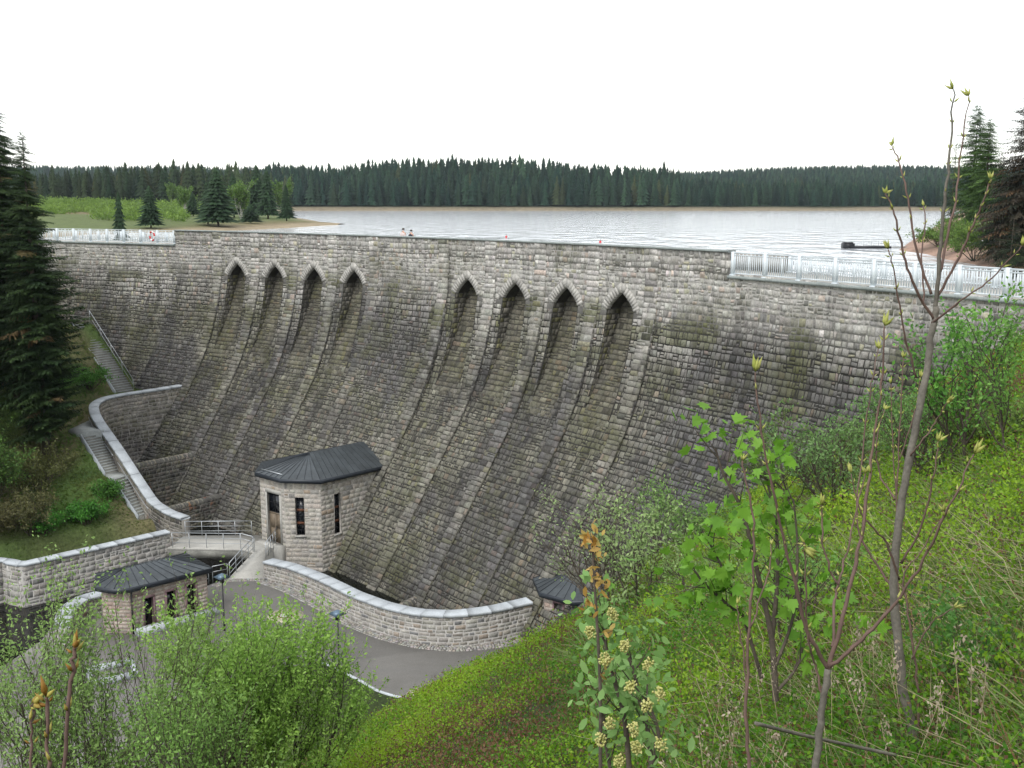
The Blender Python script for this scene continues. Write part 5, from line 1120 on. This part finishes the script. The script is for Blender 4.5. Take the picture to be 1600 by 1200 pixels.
sapling('budding_sapling','tall bare sapling with grey trunk and pale green buds at the right of the slope',[
 ([(1434,1172,5.55),(1410,1060,5.5),(1398,930,5.5),(1402,830,5.5),(1417,740,5.5),(1440,620,5.5),(1455,530,5.5),(1462,480,5.5)],.046,.026,0),
 ([(1462,485,5.5),(1468,400,5.45),(1478,300,5.4),(1486,220,5.4),(1490,140,5.4)],.022,.005,6),
 ([(1466,430,5.5),(1490,330,5.6),(1500,250,5.7),(1514,150,5.75)],.014,.004,5),
 ([(1460,500,5.5),(1425,440,5.4),(1408,380,5.35),(1395,330,5.3),(1384,302,5.3)],.014,.005,4),
 ([(1455,460,5.5),(1432,390,5.5),(1420,320,5.5),(1407,260,5.55),(1394,228,5.6)],.013,.004,5),
 ([(1462,468,5.5),(1500,400,5.4),(1520,350,5.35),(1538,310,5.3),(1548,280,5.3)],.013,.004,5),
 ([(1456,505,5.5),(1500,470,5.3),(1550,435,5.2),(1596,384,5.1)],.011,.004,4),
 ([(1432,590,5.5),(1412,520,5.4),(1400,440,5.3),(1388,390,5.25)],.011,.004,4),
 ([(1445,480,5.5),(1440,400,5.6),(1445,350,5.65),(1443,322,5.7)],.009,.004,3),
 ([(1405,905,5.5),(1385,850,5.4),(1345,800,5.3),(1330,740,5.3)],.012,.004,4),
 ([(1400,920,5.5),(1375,890,5.55),(1340,820,5.6),(1348,700,5.7),(1362,600,5.7),(1372,545,5.75)],.012,.004,7),
 ([(1408,880,5.5),(1440,820,5.4),(1460,740,5.3),(1466,690,5.3)],.012,.004,4),
 ([(1398,780,5.5),(1375,740,5.6),(1370,690,5.6),(1382,640,5.7)],.01,.004,4),
 ([(1420,715,5.5),(1440,690,5.4),(1462,660,5.4),(1480,630,5.3)],.009,.004,2),
 ([(1436,1165,5.6),(1432,1060,5.6),(1420,960,5.6),(1412,900,5.65),(1440,860,5.7),(1475,800,5.7)],.014,.004,3),
 ([(1425,1030,5.55),(1450,980,5.5),(1490,950,5.4)],.009,.004,1)],301)
sapling('budding_sapling','forked brown sapling with long bare shoots standing left of the tall grey-trunked one',[
 ([(1272,1215,3.9),(1282,1130,3.9),(1294,1045,3.9)],.026,.02,0),
 ([(1294,1045,3.9),(1262,985,3.85),(1240,900,3.8),(1215,800,3.75),(1192,690,3.7),(1180,582,3.7)],.015,.004,6),
 ([(1294,1045,3.9),(1318,960,3.9),(1345,840,3.95),(1362,720,4),(1378,600,4),(1382,510,4)],.017,.004,7),
 ([(1296,1042,3.9),(1345,1000,3.85),(1400,940,3.8),(1450,860,3.7),(1490,780,3.6),(1522,710,3.6)],.014,.004,6),
 ([(1300,1010,3.9),(1306,940,4.05),(1310,915,4.1),(1330,830,4.2),(1352,740,4.3)],.011,.004,5),
 ([(1310,915,4.1),(1290,870,4.1),(1283,800,4.1),(1284,790,4.1)],.008,.004,4),
 ([(1284,1090,3.9),(1275,1040,3.9),(1262,1000,3.85),(1258,860,3.8),(1256,855,3.8)],.009,.003,5)],302,bark='sapbark')
sapling('thin_sapling','thin bare shoot with pale buds before the maple sapling, left of the forked one',[
 ([(1172,1215,3.6),(1165,1100,3.6),(1170,1000,3.6),(1178,880,3.6),(1175,790,3.6),(1160,720,3.6)],.012,.004,8),
 ([(1168,1080,3.6),(1156,1000,3.6),(1152,945,3.6)],.006,.003,4),
 ([(1172,980,3.6),(1200,900,3.65),(1205,850,3.7)],.006,.003,4)],303,bud=.03)
sapling('thin_sapling','slender pale-budded shoots behind the tall grey-trunked sapling',[
 ([(1408,1000,8),(1400,850,8),(1404,700,8),(1412,560,8)],.018,.006,12),
 ([(1402,800,8),(1395,700,8.1),(1392,600,8.1)],.01,.005,8),([(1404,720,8),(1430,640,8),(1438,590,8)],.01,.005,7)],304,bud=.06)
sapling('orange_budded_shoot','reddish shoot cluster with fat orange-yellow buds at the lower left edge',[
 ([(98,1260,2.1),(104,1150,2.1),(112,1050,2.1),(117,1012,2.1)],.0075,.006,3),([(76,1260,2.0),(74,1180,2.0),(72,1090,2.0)],.007,.0055,3),([(44,1260,2.3),(50,1150,2.3),(52,1100,2.3)],.005,.004,3)],305,
 cat='shoot',bark='twig',budc=((.30,.16,.03),(.42,.38,.09)),bud=.042,grp=None)
# grass stalks and fallen stick
for pts,lb in (([(1180,1130,3.8),(1260,1150,4),(1330,1165,4.2),(1400,1180,4.3)],'pale fallen stick lying across the slope at the lower right'),):
    b=MB();b.tube(curve3([AD(*p) for p in pts]),[.007]*19,6);tag(b.build('fallen_stick',M['sapbark']),lb,'stick')
# ---- leafy saplings ----
def gbase(px,py,lo=1.5,hi=60):   # where the view ray through a pixel meets the slope
    for t in np.arange(lo,hi,.05):
        p=AD(px,py,t)
        if p[2]<=zs(p[0],p[1]): return p
    return p
def stemtree(name,label,cat,lines,nleaf,size,tmpl,c1,c2,seed,bark='bark',down=.3,spr=.05,twl=.35,ntw=9,outw=.7,grp=None,mat_='leaf'):
    g=np.random.default_rng(seed);L0=AD(*lines[0][0][0]);o=empty(name,label,cat,grp,loc=tuple(L0));T=MB();tw=[]
    for pp,r0,r1 in lines:
        C=curve3([AD(*p) for p in pp]);T.tube(C-L0,np.linspace(r0,r1,len(C)),6,cap=False)
        for k in range(ntw):
            i=int(len(C)*(.3+.7*(k+g.random()*.9)/ntw));i=min(i,len(C)-2);e=C[i+1]-C[i];e/=np.linalg.norm(e)
            grow(T,tw,g,C[i]-L0,e*.6+g.normal(0,.5,3)+[0,0,.2],twl*g.uniform(.5,1.2),r1*.8,1,1,[0,0],.1,.2)
    T.build('trunk',M[bark],o,True);leaves(tw,g,nleaf,size,tmpl,c1,c2,spr,outw,down).build('crown',M[mat_],o);return o
stemtree('maple_sapling','young maple with bright green lobed leaves in the middle of the slope','maple sapling',[
 ([(1212,1095,6.6),(1206,1000,6.6),(1185,900,6.6),(1160,800,6.6),(1130,740,6.6),(1118,700,6.6)],.022,.006),([(1206,1000,6.6),(1215,900,6.7),(1210,800,6.8),(1188,720,6.8)],.016,.006),
 ([(1190,1060,6.6),(1160,960,6.5),(1125,880,6.4),(1098,830,6.4)],.014,.005),([(1212,1040,6.6),(1240,960,6.6),(1246,860,6.6),(1240,780,6.6)],.012,.005),([(1214,1080,6.6),(1250,1030,6.7),(1255,940,6.8)],.012,.005),([(1160,960,6.5),(1130,940,6.4),(1090,900,6.3)],.01,.005)],
 430,.10,MAPLE,(.12,.29,.025),(.21,.42,.05),401,down=.5,spr=.06,twl=.42,ntw=9)
def flowers(P_,o,g,size=.05):
    m=MB();pos=[];
    for p in P_:
        q=g.normal(0,1,(60,3));q/=np.linalg.norm(q,axis=1,keepdims=True);pos.append(p+q*size*np.array([.6,.6,.75])*g.random((60,1))**.4)
    pos=np.vstack(pos);m.inst(SPIN[0]*np.array([1,3,3]),SPIN[1],pos,rotb(g.normal(0,1,pos.shape),g),np.full(len(pos),.013),lerpc((.45,.46,.14),(.62,.6,.26),g.random(len(pos))));m.build('flower_cluster',M['bud'],o)
eo=stemtree('elder_shrub','elder shrub with soft green leaves and pale yellow flower clusters at the bottom centre','elder',[
 ([(985,1230,4.4),(975,1120,4.4),(950,1030,4.4),(945,975,4.4)],.014,.006),([(1020,1230,4.4),(1012,1140,4.4),(990,1050,4.4),(975,1010,4.4)],.014,.006),([(1000,1230,4.3),(1030,1160,4.2),(1010,1090,4.2)],.012,.006),([(960,1230,4.5),(948,1170,4.5),(940,1100,4.5)],.012,.005)],
 620,.056,OVAL,(.17,.34,.09),(.28,.46,.15),402,down=.25,spr=.05,twl=.24,ntw=8)
g=np.random.default_rng(9);L0=np.array(AD(985,1230,4.4))
flowers([AD(p[0],p[1],p[2]-.32)-L0 for p in ((958,960,4.35),(922,988,4.4),(976,1010,4.35),(945,1030,4.4),(1012,1040,4.4),(985,1075,4.3),(1030,1083,4.3),(1012,1103,4.2),(952,1130,4.3),(990,1140,4.2),(938,1155,4.3),(995,1168,4.2),(1033,1163,4.2),(968,1190,4.2))],eo,g,.036)
stemtree('orange_shoot','upright shoot with orange-brown drooping young leaves in front of the pavilion','shoot',[([(938,1230,4.2),(938,1080,4.2),(932,960,4.2),(927,880,4.2),(925,845,4.2)],.009,.004)],90,.042,OVAL,(.40,.22,.05),(.50,.38,.12),403,down=.9,spr=.02,twl=.09,ntw=9)
# big leafy bushes lower left
def wb(px,pyt,t,wpx,st,nl,sz,c1,c2,lb,sd_):
    q=AD(px,pyt,t);zb=zs(q[0],q[1])-.3;shrub('willow_bush',lb,'willow',(q[0],q[1],zb),q[2]-zb,wpx/FPX*t,st,[11,9],nl,sz,c1,c2,sd_,'willow bushes at the bottom left',tmpl=OVAL,r=.032,up=.3,spread=.62,spr=.035,basew=.5)
wb(400,940,16.5,300,12,42000,.062,(.14,.26,.04),(.27,.43,.09),'large bright green leafy willow bush at the bottom left centre',501)
wb(110,868,14,360,10,20000,.058,(.12,.21,.05),(.24,.36,.11),'airy pale green willow with dark thin stems at the bottom left corner',502)
wb(285,1060,12.5,210,7,9000,.05,(.10,.2,.04),(.20,.34,.08),'smaller willow between the two large bushes at the bottom edge',503)
# mid-distance bushes on the slope
def slopebush(px,py,h_,w_,nl,size,c1,c2,label,seed,name='slope_bush',stems=7,r=.02,spread=.7,up=.25,nch=(7,6),bark='bark',cat='bush',lean=(0,0,0),t=None):
    p=gbase(px,py) if t is None else np.array([*(AD(px,py,t)[:2]),zs(*AD(px,py,t)[:2])]);return shrub(name,label,cat,(p[0],p[1],p[2]-.15),h_,w_,stems,list(nch),nl,size,np.array(c1)*1.35,np.array(c2)*1.4,seed,'bushes on the right slope',r=r,spread=spread,up=up,spr=.05,bark=bark,lean=lean)
slopebush(1500,742,2.5,1.5,2300,.075,(.04,.12,.02),(.09,.22,.035),'dark-stemmed rowan with fresh green leaves right of the tall bare sapling',601,'rowan_tree',2,.035,.8,.3,(14,7),cat='rowan')
slopebush(1578,735,2.4,1.5,2300,.065,(.06,.14,.025),(.12,.24,.05),'airy pale green birch at the right edge in front of the dam crest',602,'young_birch',2,.03,.75,.3,(14,7),cat='birch')
slopebush(1440,760,1.6,1.6,1500,.06,(.05,.12,.025),(.10,.2,.05),'loose green bush below the rowan against the dam wall',603)
slopebush(1300,800,1.8,2.0,1800,.075,(.06,.12,.035),(.12,.2,.07),'grey-green bush at the slope top against the dam right of the maple',604)
slopebush(1345,745,1.5,2.0,2400,.08,(.06,.12,.03),(.12,.2,.06),'grey-green bush against the dam behind the forked sapling',605)
slopebush(1250,800,2.2,3.2,2800,.09,(.05,.09,.025),(.09,.13,.035),'low olive bush on the slope crest against the dark dam stones',606)
slopebush(1035,880,2.9,2.4,1500,.10,(.07,.14,.03),(.13,.22,.06),'sparse light green bush at the slope edge above the pavilion',607,spread=.8)
slopebush(1085,870,1.7,2.4,1500,.12,(.06,.12,.03),(.12,.2,.05),'small green bush at the slope edge left of the maple',608)
slopebush(945,965,3.3,2.6,1300,.085,(.12,.18,.07),(.22,.28,.13),'pale silvery budding bush half hiding the octagonal pavilion',609,spread=.6,r=.025)
slopebush(1005,960,2.6,2.4,1400,.1,(.12,.19,.06),(.2,.27,.11),'small pale budding bush right of the pavilion',610)
slopebush(812,1012,2.2,2.6,1300,.085,(.12,.2,.06),(.2,.28,.1),'thin pale green bush at the road edge before the wall end',611,spread=.7,r=.015)
slopebush(1110,940,.9,1.5,1500,.05,(.10,.17,.05),(.16,.24,.08),'soft low tuft bush left of the maple stems',612)
slopebush(1500,1110,.9,.6,900,.04,(.03,.09,.015),(.06,.14,.025),'small dark green leafy plant at the lower right',613,stems=4,r=.008)
slopebush(1560,640,1.0,1.6,1500,.08,(.08,.14,.03),(.13,.2,.045),'yellow-green bush at the right edge under the railing',614,t=15)
slopebush(1395,690,1.6,2.0,2000,.09,(.05,.11,.03),(.1,.18,.05),'green bush against the dam wall left of the rowan',615,t=24)
slopebush(1250,1010,1.3,1.2,1500,.05,(.07,.16,.03),(.12,.22,.05),'soft green bush behind the maple stems',616)
# haze: thin even air
hz=bpy.data.materials.new('haze_air');hz.use_nodes=True;t_=hz.node_tree;t_.nodes.remove(t_.nodes['Principled BSDF']);pv=t_.nodes.new('ShaderNodeVolumePrincipled');pv.inputs['Color'].default_value=(.80,.88,1,1);pv.inputs['Density'].default_value=.00007;pv.inputs['Anisotropy'].default_value=.3
t_.links.new(pv.outputs[0],t_.nodes['Material Output'].inputs['Volume'])
b=MB();b.box((-1700,-60,-6),(1700,1900,100));hb=b.build('haze',hz);hb['kind']='stuff'
